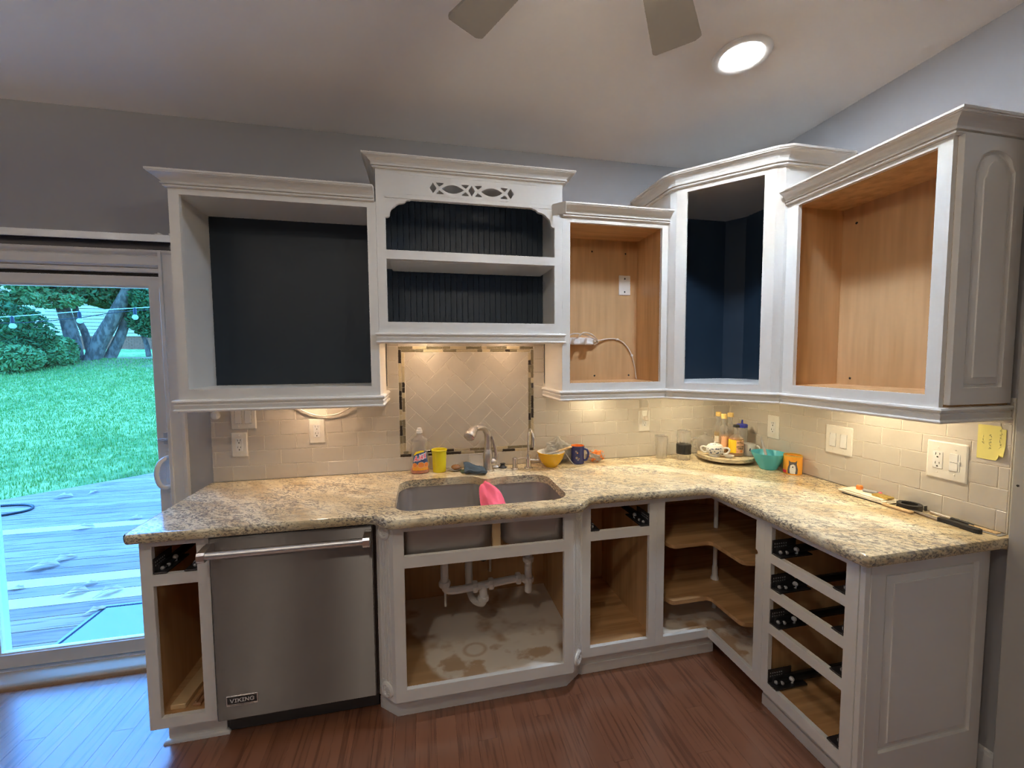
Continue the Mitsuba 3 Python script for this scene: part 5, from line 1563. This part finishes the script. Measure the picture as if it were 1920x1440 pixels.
def towel_fn(s, q):              # s from back to front along the divider, q across it
    a = (q - 0.5) * 2
    y = -0.262 - 0.372 * s + 0.012 * math.sin(2.6 * q + 1.0) * s
    w = 0.030 + 0.046 * s + 0.010 * math.sin(5 * s)
    x = -1.707 + 0.010 * math.sin(3.5 * s) + a * w
    top_ = 0.8885 + 0.016 * math.exp(-((s - 0.22) / 0.22) ** 2)
    drop = 0.075 * max(0.0, abs(a) - 0.22) ** 1.4 * (0.5 + 0.8 * s)
    fold = 0.010 * math.cos(2.3 * math.pi * q + 0.8 + 1.5 * s) * (0.35 + s) + 0.005 * math.sin(11 * s + 4 * q) + 0.004 * math.sin(17 * q - 5 * s)
    z = top_ + fold - drop
    if abs(x + 1.707) < 0.026:
        z = max(z, 0.8785)
    return (x, y, z)


one("dishcloth", "bright pink dishcloth draped over the divider between the sink bowls", "cloth", cloth(30, 26, towel_fn, 0.005), "m_pink", 60)

t = thing("mixing_bowl", "yellow mixing bowl with white inside standing right of the tap", "bowl")
part(t, "body", lathe([(0, 0), (0.030, 0), (0.034, 0.003), (0.055, 0.026), (0.071, 0.056), (0.079, 0.084), (0.0825, 0.088), (0.0805, 0.0895)], 44, (-1.292, -0.098, CT)), "m_yellow_bowl", 50)
part(t, "lining", lathe([(0.0805, 0.0897), (0.0765, 0.084), (0.068, 0.057), (0.052, 0.029), (0.03, 0.008), (0, 0.006)], 44, (-1.292, -0.098, CT)), "m_white", 50, "white glazed inside")
t = thing("pastry_brush", "pale wooden handled brush leaning out of the yellow bowl to the mug", "brush")
p0, p1 = np.array([-1.325, -0.105, CT + 0.070]), np.array([-1.150, -0.068, CT + 0.104])
part(t, "handle", tube([p0 + (p1 - p0) * s for s in (0.45, 0.55, 0.8, 0.97, 1.0)], [0.005, 0.006, 0.0072, 0.0066, 0.004], 12), "m_wood_light", 60)
part(t, "ferrule", tube([p0 + (p1 - p0) * 0.36, p0 + (p1 - p0) * 0.47], 0.0075, 12), "m_nickel", 60)
part(t, "bristles", tube([p0 + (p1 - p0) * 0.0, p0 + (p1 - p0) * 0.37], [0.010, 0.007], 10), "m_grey_plastic", 60)
t = thing("plastic_bag", "crumpled clear plastic bag behind the yellow bowl", "bag")
m = trimesh.creation.icosphere(4, 1.0); v = np.array(m.vertices)
n_ = meshkit.fbm(v * 2.6, 4, 5); n2 = np.abs(meshkit.fbm(v * 5.0, 4, 9) - 0.5)
v = v * (0.55 + 0.7 * n_ - 0.5 * n2)[:, None] * [0.098, 0.034, 0.070]
v[:, 2] += 0.03 * np.exp(-((v[:, 0] + 0.01) / 0.016) ** 2) * np.clip(v[:, 2] / 0.04, 0, 1)
m.vertices = v
part(t, "film", moved(m, -1.222, -0.030, CT + 0.078), "m_film", False)
m = m.copy(); v = np.array(m.vertices); v = v * 0.72 * (0.8 + 0.5 * meshkit.noise(np.array(m.vertices) * 60, 2))[:, None]; m.vertices = v
part(t, "crumpled_inner_film", moved(m, -1.218, -0.030, CT + 0.072), "m_film", False)
t = thing("mug", "dark blue mug with orange inside right of the yellow bowl", "mug")
mx, my = -1.112, -0.062
part(t, "body", lathe([(0, 0), (0.036, 0), (0.039, 0.003), (0.039, 0.096), (0.041, 0.102), (0.041, 0.108), (0.040, 0.1085)], 40, (mx, my, CT)), "m_blue_mug", 50)
part(t, "lining", lathe([(0.040, 0.1087), (0.0375, 0.107), (0.0362, 0.09), (0.0355, 0.008), (0, 0.006)], 40, (mx, my, CT)), "m_orange", 50, "orange glazed inside")
ha = math.radians(-38)
hp = spline([(0.036, 0.090), (0.056, 0.088), (0.066, 0.070), (0.064, 0.045), (0.054, 0.026), (0.037, 0.022)], 6)
part(t, "handle", tube([(mx + r * math.cos(ha), my + r * math.sin(ha), CT + z) for r, z in hp], 0.0062, 12), "m_blue_mug", 60)
for i, (dz, da, r_) in enumerate(((0.078, -125, 0.007), (0.070, -112, 0.005), (0.040, -118, 0.008), (0.036, -98, 0.004), (0.028, -106, 0.005))):
    a = math.radians(da)
    m = lathe([(0, 0.0008), (r_, 0.0006), (r_, 0), (0, 0)], 9)
    m = moved(m, ry=90)
    m = moved(m, mx + 0.0391 * math.cos(a), my + 0.0391 * math.sin(a), CT + dz, rz=0)
    mm = lathe([(0, 0.0008), (r_, 0.0006), (r_, 0), (0, 0)], 9); mm = moved(mm, ry=90); mm = moved(mm, rz=da); mm = moved(mm, mx + 0.0391 * math.cos(a), my + 0.0391 * math.sin(a), CT + dz)
    part(t, "painted_spot", mm, "m_label_peach" if i % 2 else "m_film")
one("tea_bag_string", "white string trailing from the brush down to the counter beside the mug", "string", tube(spline([(-1.213, -0.098, CT + 0.086), (-1.200, -0.135, CT + 0.060), (-1.180, -0.146, CT + 0.030), (-1.155, -0.142, CT + 0.010), (-1.120, -0.132, CT + 0.003), (-1.085, -0.125, CT + 0.003)], 8), 0.0024, 8), "m_film", 60)
t = thing("snack_bag", "crumpled clear and orange snack bag lying right of the blue mug", "bag")
m = trimesh.creation.icosphere(4, 1.0); v = np.array(m.vertices)
v = v * (0.6 + 0.6 * meshkit.fbm(v * 2.5, 4, 21) - 0.5 * np.abs(meshkit.fbm(v * 6, 3, 2) - 0.5))[:, None] * [0.066, 0.040, 0.040]
m.vertices = v
m = moved(m, -0.998, -0.060, CT + 0.001 - v[:, 2].min(), rz=-10)
hi_ = np.asarray(m.triangles_center)
red = meshkit.fbm(hi_ * 45, 2, 4) > 0.53
fa = np.asarray(m.faces)
part(t, "clear_film", trimesh.Trimesh(m.vertices, fa[~red], process=True), "m_film", False)
part(t, "orange_print", trimesh.Trimesh(m.vertices, fa[red], process=True), "m_orange", False)

# ------------------------------------------------------------------ the corner
t = thing("glass_tumbler", "clear ribbed glass tumbler standing alone on the worktop left of the corner", "tumbler")
tx, ty = -0.548, -0.062
k_ = 48
th_ = np.arange(k_) * 2 * np.pi / k_
rings = []
for z, r, amp in ((0.0, 0.030, 0.0), (0.003, 0.034, 0.0008), (0.02, 0.036, 0.0022), (0.05, 0.037, 0.0016), (0.085, 0.0385, 0.0009), (0.12, 0.0405, 0.0), (0.142, 0.042, 0.0), (0.1425, 0.0408, 0.0), (0.135, 0.0405, 0.0)):
    rr = r - amp * (0.5 + 0.5 * np.cos(th_ * 12)) * 1.0
    rings.append(np.column_stack([tx + rr * np.cos(th_), ty + rr * np.sin(th_), np.full(k_, CT + z)]))
part(t, "glass", loft(rings, True, False), "m_clear", 50)
t = thing("drinking_glass", "clear drinking glass with a wide black sleeve left of the tray", "glass")
gx_, gy_ = -0.432, -0.125
part(t, "glass", lathe([(0, 0), (0.038, 0), (0.040, 0.004), (0.040, 0.180), (0.0385, 0.1805), (0.0383, 0.170)], 44, (gx_, gy_, CT)), "m_clear", 50)
part(t, "sleeve", lathe([(0.0402, 0.036), (0.0435, 0.037), (0.0437, 0.094), (0.0415, 0.097), (0.0402, 0.096), (0.0402, 0.036)], 44, (gx_, gy_, CT)), "m_black", 40, "black silicone sleeve")

t = thing("turntable_tray", "round speckled stone turntable tray in the corner of the worktop", "tray")
rx_, ry_ = -0.197, -0.203
part(t, "plate", lathe([(0, 0.014), (0.150, 0.014), (0.160, 0.018), (0.161, 0.036), (0.156, 0.040), (0, 0.040)], 64, (rx_, ry_, CT)), "m_granite", 40)
part(t, "foot", lathe([(0, 0.0), (0.10, 0.0), (0.10, 0.0135), (0, 0.0135)], 40, (rx_, ry_, CT)), "m_black", 40)
TZ = CT + 0.0402

t = thing("sugar_bowl", "white sugar bowl with blue pattern, lid and two handles on the tray", "sugar bowl")
sx, sy = -0.300, -0.240
part(t, "body", lathe([(0, 0), (0.030, 0), (0.032, 0.004), (0.030, 0.008), (0.044, 0.022), (0.050, 0.040), (0.047, 0.056), (0.038, 0.066), (0.036, 0.066), (0.040, 0.05), (0.030, 0.012), (0, 0.010)], 40, (sx, sy, TZ)), "m_white", 50)
part(t, "lid", lathe([(0, 0.090), (0.004, 0.089), (0.007, 0.084), (0.004, 0.079), (0.014, 0.077), (0.030, 0.073), (0.0405, 0.0665), (0.0395, 0.0645), (0, 0.068)], 36, (sx, sy, TZ)), "m_white", 50)
ca = np.array([fw[1], -fw[0]]) / np.hypot(fw[0], fw[1])
ca = np.array([0.77, -0.64])
for s in (-1, 1):
    hp = spline([(0.046, 0.050), (0.066, 0.054), (0.078, 0.044), (0.072, 0.028), (0.058, 0.018), (0.042, 0.022)], 6)
    part(t, "handle", tube([(sx + s * ca[0] * r, sy + s * ca[1] * r, TZ + z) for r, z in hp], 0.0055, 10), "m_white", 60)
vd = np.array([-0.64, -0.77])


def motif(t, cx, cy, r, z0, spots, b, holder_z):
    for (a, z, w, h) in spots:
        rr = r(z)
        an = math.atan2(vd[1], vd[0]) + a
        m = lathe([(0, 0.0007), (1.0, 0.0003), (1.0, -0.001), (0, -0.001)], 7)
        m.apply_scale([w, h, 1])
        m = moved(m, ry=90); m = moved(m, rz=math.degrees(an))
        part(t, "painted_motif", moved(m, cx + rr * math.cos(an), cy + rr * math.sin(an), holder_z + z), b)


rs = random.Random(3)
motif(t, sx, sy, lambda z: float(np.interp(z, [0.008, 0.022, 0.040, 0.056], [0.030, 0.044, 0.0500, 0.047])), 0, [(rs.uniform(-1.0, 1.0), rs.uniform(0.024, 0.054), rs.uniform(0.002, 0.006), rs.uniform(0.002, 0.006)) for _ in range(20)], "m_motif_blue", TZ)
motif(t, sx, sy, lambda z: 0.028, 0, [(rs.uniform(-1.0, 1.0), 0.0735, 0.0015, 0.004) for _ in range(5)], "m_motif_blue", TZ)

t = thing("glass_teapot", "clear glass teapot with lid at the back of the tray", "teapot")
px_, py_ = -0.262, -0.105
part(t, "body", lathe([(0, 0), (0.040, 0), (0.052, 0.012), (0.060, 0.035), (0.058, 0.06), (0.045, 0.082), (0.036, 0.088), (0.034, 0.088), (0.036, 0.084)], 40, (px_, py_, TZ)), "m_clear", 50)
part(t, "lid", lathe([(0, 0.118), (0.007, 0.116), (0.009, 0.110), (0.005, 0.105), (0.016, 0.102), (0.034, 0.094), (0.038, 0.089), (0.036, 0.0885)], 36, (px_, py_, TZ)), "m_clear", 50)
hp = spline([(0.050, 0.070), (0.075, 0.078), (0.092, 0.062), (0.088, 0.038), (0.070, 0.018), (0.056, 0.022)], 6)
part(t, "handle", tube([(px_ - 0.77 * r, py_ + 0.40 * r, TZ + z) for r, z in hp], 0.005, 10), "m_clear", 60)
part(t, "spout", tube(spline([(px_ + 0.045, py_ - 0.036, TZ + 0.035), (px_ + 0.062, py_ - 0.050, TZ + 0.055), (px_ + 0.070, py_ - 0.056, TZ + 0.078)], 6), 0.009, 12), "m_clear", 60)


def bottle(name, label, x, y, h, r, liquid, lq_h, cap_b, cap_h, cap_r, neck_r, shoulder, group=None, cap_label=None):
    t = thing(name, label, "bottle", group)
    zs, zn = h * shoulder, h * (shoulder + 0.20)
    o = [(0, 0), (r - 0.003, 0), (r, 0.004), (r, zs), (r * 0.9, zs + 0.3 * (zn - zs)), (neck_r + 0.002, zn - 0.006), (neck_r, zn), (neck_r, h - cap_h * 0.6)]
    i_ = [(max(a - 0.0016, 0), z + (0.003 if z < 0.003 else 0)) for a, z in o]
    part(t, "glass", lathe(o, 32, (x, y, TZ)), "m_clear", 40)
    part(t, "contents", lathe([(0, 0.0035), (r - 0.0055, 0.0035), (r - 0.0021, 0.0075), (r - 0.0021, lq_h), (0, lq_h)], 32, (x, y, TZ)), liquid, 40)
    part(t, "cap", lathe([(0, h), (cap_r - 0.001, h), (cap_r, h - 0.002), (cap_r, h - cap_h), (neck_r + 0.0005, h - cap_h), (neck_r + 0.0005, h - cap_h + 0.002), (0, h - cap_h * 0.55)], 24, (x, y, TZ)), cap_b, 40)
    return t


def wrap_label(t, x, y, r, z0, z1, a0, a1, b, name="paper_label", lab=None):
    an = np.linspace(math.radians(a0), math.radians(a1), 14)
    R0, R1 = r + 0.0002, r + 0.0006
    ring = lambda z: np.vstack([np.column_stack([x + R1 * np.cos(an), y + R1 * np.sin(an), np.full(14, z)]), np.column_stack([x + R0 * np.cos(an[::-1]), y + R0 * np.sin(an[::-1]), np.full(14, z)])])
    return part(t, name, loft([ring(TZ + z0), ring(TZ + z1)]), b, 40, lab)


BO = math.degrees(math.atan2(vd[1], vd[0]))
GB = "slim oil bottles with yellow caps on the tray"
t = bottle("oil_bottle", "slim clear bottle with yellow cap at the left of the bottles on the tray", -0.192, -0.130, 0.250, 0.0255, "m_oil", 0.120, "m_cork_yellow", 0.026, 0.0165, 0.0115, 0.55, GB)
wrap_label(t, -0.192, -0.130, 0.0255, 0.06, 0.10, BO - 50, BO + 50, "m_paper")
t = bottle("oil_bottle", "slim bottle of amber oil with yellow cap just right of the sugar bowl", -0.213, -0.206, 0.248, 0.0260, "m_amber", 0.115, "m_cork_yellow", 0.028, 0.0170, 0.0115, 0.55, GB)
wrap_label(t, -0.213, -0.206, 0.0260, 0.045, 0.112, BO - 30, BO + 70, "m_label_peach")
t = bottle("oil_bottle", "slim bottle with yellow cap at the back right of the tray behind the vinegar", -0.120, -0.150, 0.245, 0.0250, "m_amber", 0.10, "m_cork_yellow", 0.026, 0.0170, 0.0115, 0.55, GB)
vx, vy = -0.172, -0.262
t = bottle("vinegar_bottle", "glass vinegar bottle with black cap and bright yellow label at the front of the tray", vx, vy, 0.188, 0.0405, "m_amber", 0.105, "m_black", 0.014, 0.0180, 0.0130, 0.52)
lk = wrap_label(t, vx, vy, 0.0405, 0.022, 0.100, BO - 82, BO + 82, "m_label_yellow", lab="yellow label with dark lettering")
wrap_label(lk, vx, vy, 0.0409, 0.0225, 0.0995, BO + 2, BO + 80, "m_label_peach", "label_panel")


def ring_text(holder, txt, hgt, z, amid, r, b, wmax):
    tp_ = text_poly(txt, hgt)
    bb = tp_.bounds
    s = wmax / (bb[2] - bb[0])
    m = extr(affinity.scale(tp_, s, 1, origin=(0, 0)), 0.0003).subdivide_to_size(0.005, max_iter=5)
    V = np.array(m.vertices)
    a = math.radians(amid) + (V[:, 0] - V[:, 0].mean()) / r
    rr = r + 0.0012 + V[:, 2]
    part(holder, "lettering", trimesh.Trimesh(np.column_stack([vx + rr * np.cos(a), vy + rr * np.sin(a), TZ + z + V[:, 1]]), m.faces, process=False), b)


ring_text(lk, "APPLE CIDER", 0.0075, 0.058, BO + 36, 0.0409, "m_black", 0.046)
ring_text(lk, "VINEGAR", 0.0075, 0.046, BO + 36, 0.0409, "m_black", 0.036)
for a_, z_, s_m in ((14, 0.085, 0.005), (30, 0.088, 0.006), (46, 0.084, 0.005), (60, 0.080, 0.004), (10, 0.032, 0.004), (42, 0.034, 0.008)):
    an = math.radians(BO + a_)
    m = lathe([(0, 0.0007), (1.0, 0.0004), (1.0, 0), (0, 0)], 8); m.apply_scale([s_m, s_m, 1])
    m = moved(moved(m, ry=90), rz=BO + a_)
    part(lk, "printed_fruit", moved(m, vx + 0.0414 * math.cos(an), vy + 0.0414 * math.sin(an), TZ + z_), "m_wood_mid" if z_ > 0.05 else "m_orange")
t = thing("squeeze_bottle", "cloudy clear squeeze bottle with dark blue spouted cap behind the vinegar", "bottle")
ux, uy = -0.082, -0.205
part(t, "body", lathe([(0, 0), (0.028, 0), (0.030, 0.003), (0.030, 0.155), (0.027, 0.160), (0, 0.160)], 32, (ux, uy, TZ)), "m_film", 40)
part(t, "cap", lathe([(0, 0.206), (0.004, 0.206), (0.006, 0.184), (0.012, 0.182), (0.028, 0.180), (0.031, 0.176), (0.031, 0.160), (0, 0.1602)], 28, (ux, uy, TZ)), "m_blue_cap", 40, "dark blue spouted cap")
t = thing("mug", "small white mug with a dark print at the right edge of the tray", "mug")
wx, wy = -0.090, -0.276
part(t, "body", lathe([(0, 0), (0.030, 0), (0.033, 0.003), (0.034, 0.072), (0.032, 0.073), (0.0305, 0.068), (0.030, 0.008), (0, 0.006)], 32, (wx, wy, TZ)), "m_white", 50)
hp = spline([(0.032, 0.060), (0.048, 0.060), (0.056, 0.045), (0.052, 0.026), (0.040, 0.015), (0.032, 0.016)], 6)
part(t, "handle", tube([(wx + 0.62 * r, wy - 0.78 * r, TZ + z) for r, z in hp], 0.0048, 10), "m_white", 60)
motif(t, wx, wy, lambda z: 0.034, 0, [(0.10, 0.044, 0.006, 0.004), (0.02, 0.036, 0.004, 0.004), (0.22, 0.034, 0.004, 0.003)], "m_motif_blue", TZ)
t = thing("small_dish", "tiny white dish with handle at the front edge of the tray", "dish")
ex, ey = -0.252, -0.300
part(t, "bowl", lathe([(0, 0), (0.016, 0), (0.020, 0.004), (0.029, 0.014), (0.030, 0.016), (0.028, 0.0155), (0.018, 0.006), (0, 0.005)], 30, (ex, ey, TZ)), "m_white", 50)
part(t, "handle", tube([(ex - 0.026, ey + 0.006, TZ + 0.012), (ex - 0.048, ey + 0.016, TZ + 0.014)], 0.004, 8), "m_nickel", 60)

t = thing("bowl", "turquoise bowl standing on the worktop right of the tray", "bowl")
zx, zy = -0.103, -0.432
part(t, "body", lathe([(0, 0), (0.040, 0), (0.043, 0.003), (0.060, 0.035), (0.078, 0.072), (0.087, 0.092), (0.0865, 0.094), (0.084, 0.092), (0.074, 0.070), (0.056, 0.034), (0.038, 0.007), (0, 0.006)], 48, (zx, zy, CT)), "m_turquoise", 50)
t = thing("table_knife", "grey knife leaning in the turquoise bowl against the wall tiles", "knife")
k0, k1 = np.array([-0.130, -0.452, CT + 0.062]), np.array([-0.062, -0.33, CT + 0.165])
dk_ = (k1 - k0) / np.linalg.norm(k1 - k0)
part(t, "blade", tube([k0 + dk_ * s for s in (0.0, 0.02, 0.06, 0.13, 0.165, 0.172)], [0.004, 0.007, 0.0075, 0.0065, 0.003, 0.001], 8), "m_grey_plastic", 50)
part(t, "handle_end", tube([k0 - dk_ * 0.018, k0 + dk_ * 0.002], 0.008, 10), "m_black", 50)

t = thing("food_can", "opened orange can with a dog picture beside the turquoise bowl", "can")
ax_, ay_ = -0.052, -0.542
part(t, "body", lathe([(0, 0), (0.0425, 0), (0.044, 0.003), (0.0435, 0.006), (0.0435, 0.092), (0.044, 0.095), (0.0445, 0.099), (0.042, 0.100), (0.0415, 0.094), (0.0413, 0.004), (0, 0.003)], 44, (ax_, ay_, CT)), "m_can_orange", 40)
part(t, "rim", lathe([(0.0405, 0.0985), (0.045, 0.0985), (0.0455, 0.102), (0.0435, 0.104), (0.0405, 0.102), (0.0405, 0.0985)], 44, (ax_, ay_, CT)), "m_gold", 40)
part(t, "inner_top", lathe([(0, 0.088), (0.041, 0.088), (0.041, 0.0895), (0, 0.0895)], 36, (ax_, ay_, CT)), "m_wood_mid", 40)


def can_print(poly, b, off, name):
    m = extr(poly, 0.0002).subdivide_to_size(0.006, max_iter=5)
    V = np.array(m.vertices)
    a = math.radians(BO - 6) + V[:, 0] / 0.0436
    rr = 0.0438 + off + V[:, 2]
    part(t, name, trimesh.Trimesh(np.column_stack([ax_ + rr * np.cos(a), ay_ + rr * np.sin(a), CT + V[:, 1]]), m.faces, process=False), b)


can_print(Polygon([(-0.022, 0.006), (0.022, 0.006), (0.024, 0.03), (0.017, 0.058), (0.019, 0.078), (0.010, 0.070), (-0.010, 0.070), (-0.019, 0.078), (-0.017, 0.058), (-0.024, 0.03)]), "m_fur_grey", 0.0003, "printed_dog")
can_print(Polygon([(-0.011, 0.008), (0.011, 0.008), (0.013, 0.03), (0.010, 0.05), (0.004, 0.058), (0.0, 0.055), (-0.004, 0.058), (-0.010, 0.05), (-0.013, 0.03)]).buffer(0.001), "m_white", 0.0008, "printed_dog")
can_print(Point(0, 0.043).buffer(0.0035), "m_black", 0.0013, "printed_dog")
for s in (-1, 1):
    can_print(Point(s * 0.006, 0.056).buffer(0.0018), "m_black", 0.0013, "printed_dog")
can_print(Polygon([(-0.068, 0.006), (-0.030, 0.006), (-0.030, 0.022), (-0.068, 0.020)]), "m_red", 0.0003, "printed_band")

# ------------------------------------------------------------------ things lying along the right wall
t = thing("paper_stack", "stack of cream envelopes and napkins on the worktop by the right wall", "paper")
for i, (dx, dz, rz_, b) in enumerate(((0, 0.0, 12, "m_black"), (0.004, 0.0042, 8, "m_paper"), (0.0, 0.009, 10, "m_paper"), (0.006, 0.0138, 7, "m_paper"))):
    w_, l_, h_ = ((0.085, 0.17, 0.004), (0.098, 0.195, 0.0045), (0.090, 0.19, 0.0045), (0.082, 0.175, 0.004))[i]
    part(t, "sheet", moved(B(-w_ / 2, w_ / 2, -l_ / 2, l_ / 2, 0, h_, 0.0015), -0.068 + dx, -0.948 + 0.004 * i, CT + dz + 0.0003, rz=rz_ - 5), b)
PZ = CT + 0.0182
one("bottle_cap", "orange ribbed bottle cap on the stack of envelopes", "cap", lathe([(0, 0), (0.0125, 0), (0.013, 0.001), (0.0125, 0.016), (0.011, 0.018), (0, 0.018)], 20, (-0.042, -0.888, PZ)), "m_orange", 30)
t = thing("lighter", "grey lighter with pink end lying on the stack of envelopes", "lighter")
part(t, "body", moved(B(-0.009, 0.009, -0.028, 0.028, 0, 0.012, 0.004), -0.046, -0.938, PZ, rz=20), "m_grey_plastic")
part(t, "end", moved(B(-0.009, 0.009, -0.040, -0.0285, 0, 0.012, 0.003), -0.046, -0.938, PZ, rz=20), "m_pink")
t = thing("battery_row", "row of small gold batteries on the stack of envelopes", "batteries")
for i in range(6):
    part(t, "battery", moved(tube([(-0.020, 0, 0.005), (0.018, 0, 0.005), (0.020, 0, 0.005)], [0.005, 0.005, 0.002], 12), -0.058, -0.972 - 0.0108 * i, PZ), "m_gold", 40)
t = thing("tape_roll", "black roll of tape lying between the envelopes and the knife", "tape")
part(t, "roll", lathe([(0.026, 0), (0.040, 0), (0.040, 0.022), (0.026, 0.022), (0.026, 0)], 40, (-0.046, -1.092, CT + 0.0002)), "m_black", 40)
part(t, "loose_end", B(-0.020, -0.006, -1.128, -1.1265, CT + 0.0005, CT + 0.021), "m_black")
t = thing("kitchen_knife", "black handled kitchen knife lying along the worktop edge by the right wall", "knife")
bl = Polygon([(0, 0.004), (0.03, -0.006), (0.10, -0.016), (0.148, -0.018), (0.148, 0.006), (0.05, 0.010)])
m = extr(bl, 0.0018)
ang = math.degrees(math.atan2(-0.265, -0.014))
part(t, "blade", moved(m, -0.070, -1.070, CT + 0.006, rz=ang), "m_nickel")
m = extr(Polygon([(0.146, -0.014), (0.146, 0.009), (0.20, 0.010), (0.262, 0.012), (0.270, 0.004), (0.268, -0.010), (0.258, -0.016), (0.20, -0.011)]), 0.015)
part(t, "handle", moved(m, -0.070, -1.070, CT + 0.0004, rz=ang), "m_black")
t = thing("wood_tool", "pale wooden handled tool half under the black tape roll", "tool")
part(t, "handle", moved(B(-0.011, 0.011, -0.055, 0.05, 0, 0.010, 0.003), -0.103, -1.085, CT + 0.0002, rz=2), "m_wood_light")
t = thing("pen", "silver and black pen lying beside the black handled knife", "pen")
p0, p1 = np.array([-0.026, -1.150, CT + 0.0062]), np.array([-0.030, -1.290, CT + 0.0062])
at = lambda s: p0 + (p1 - p0) * s
part(t, "barrel", tube([at(0), at(0.02), at(0.5)], [0.003, 0.006, 0.006], 14), "m_nickel", 60)
part(t, "grip", tube([at(0.5), at(0.85), at(0.97), at(1.0)], [0.0061, 0.0061, 0.0035, 0.001], 14), "m_black", 60)
t = thing("tool_packet", "flat grey and tan packet of small tools at the front end of the right wall", "packet")
part(t, "card", moved(B(-0.022, 0.018, -0.06, 0.05, 0, 0.003, 0.001), -0.034, -1.308, CT + 0.0003, rz=4), "m_grey_plastic")
part(t, "contents", moved(cat([B(-0.016 + 0.010 * i, -0.010 + 0.010 * i, -0.05, 0.03, 0.003, 0.007, 0.001) for i in range(3)]), -0.034, -1.308, CT + 0.0003, rz=4), "m_wood_light")

t = thing("sticky_note", "yellow sticky note with faint handwriting on the right wall tiles", "note")


def note_fn(s, q):
    u = 1.268 + 0.076 * s
    z = 1.170 + 0.126 * q - 0.006 * s * 0
    curl = 0.016 * max(0, s - 0.55) ** 2 * 5 * max(0, 0.45 - q) * 2
    if s > 0.8 and q > 0.9:
        z -= 0.010
    if s > 0.7 and q < 0.12:
        z += 0.016 * (s - 0.7) / 0.3
        u -= 0.010 * (s - 0.7) / 0.3
    return (-0.0024 - curl, -u, z)


part(t, "sheet", cloth(16, 16, note_fn, 0.0006), "m_note", 60)
rs = random.Random(9)
for row, (u_, za, zb_) in enumerate(((1.331, 1.285, 1.205), (1.303, 1.262, 1.215), (1.284, 1.255, 1.225))):
    z = za
    while z > zb_:
        n2_ = rs.randint(3, 4)
        pts = [(-0.0032, -(u_ + rs.uniform(-0.004, 0.004)), z - 0.003 * i) for i in range(n2_)]
        part(t, "handwriting", tube(spline(pts, 3), 0.0006, 5), "m_ink")
        z -= 0.003 * n2_ + 0.002
mk = lathe([(0, 0), (0.004, 0), (0.004, 0.0006), (0, 0.0006)], 8)
part("wall_right", "nail_hole", moved(moved(mk, ry=-90), -0.0405, -1.40, 1.105), "m_slot")
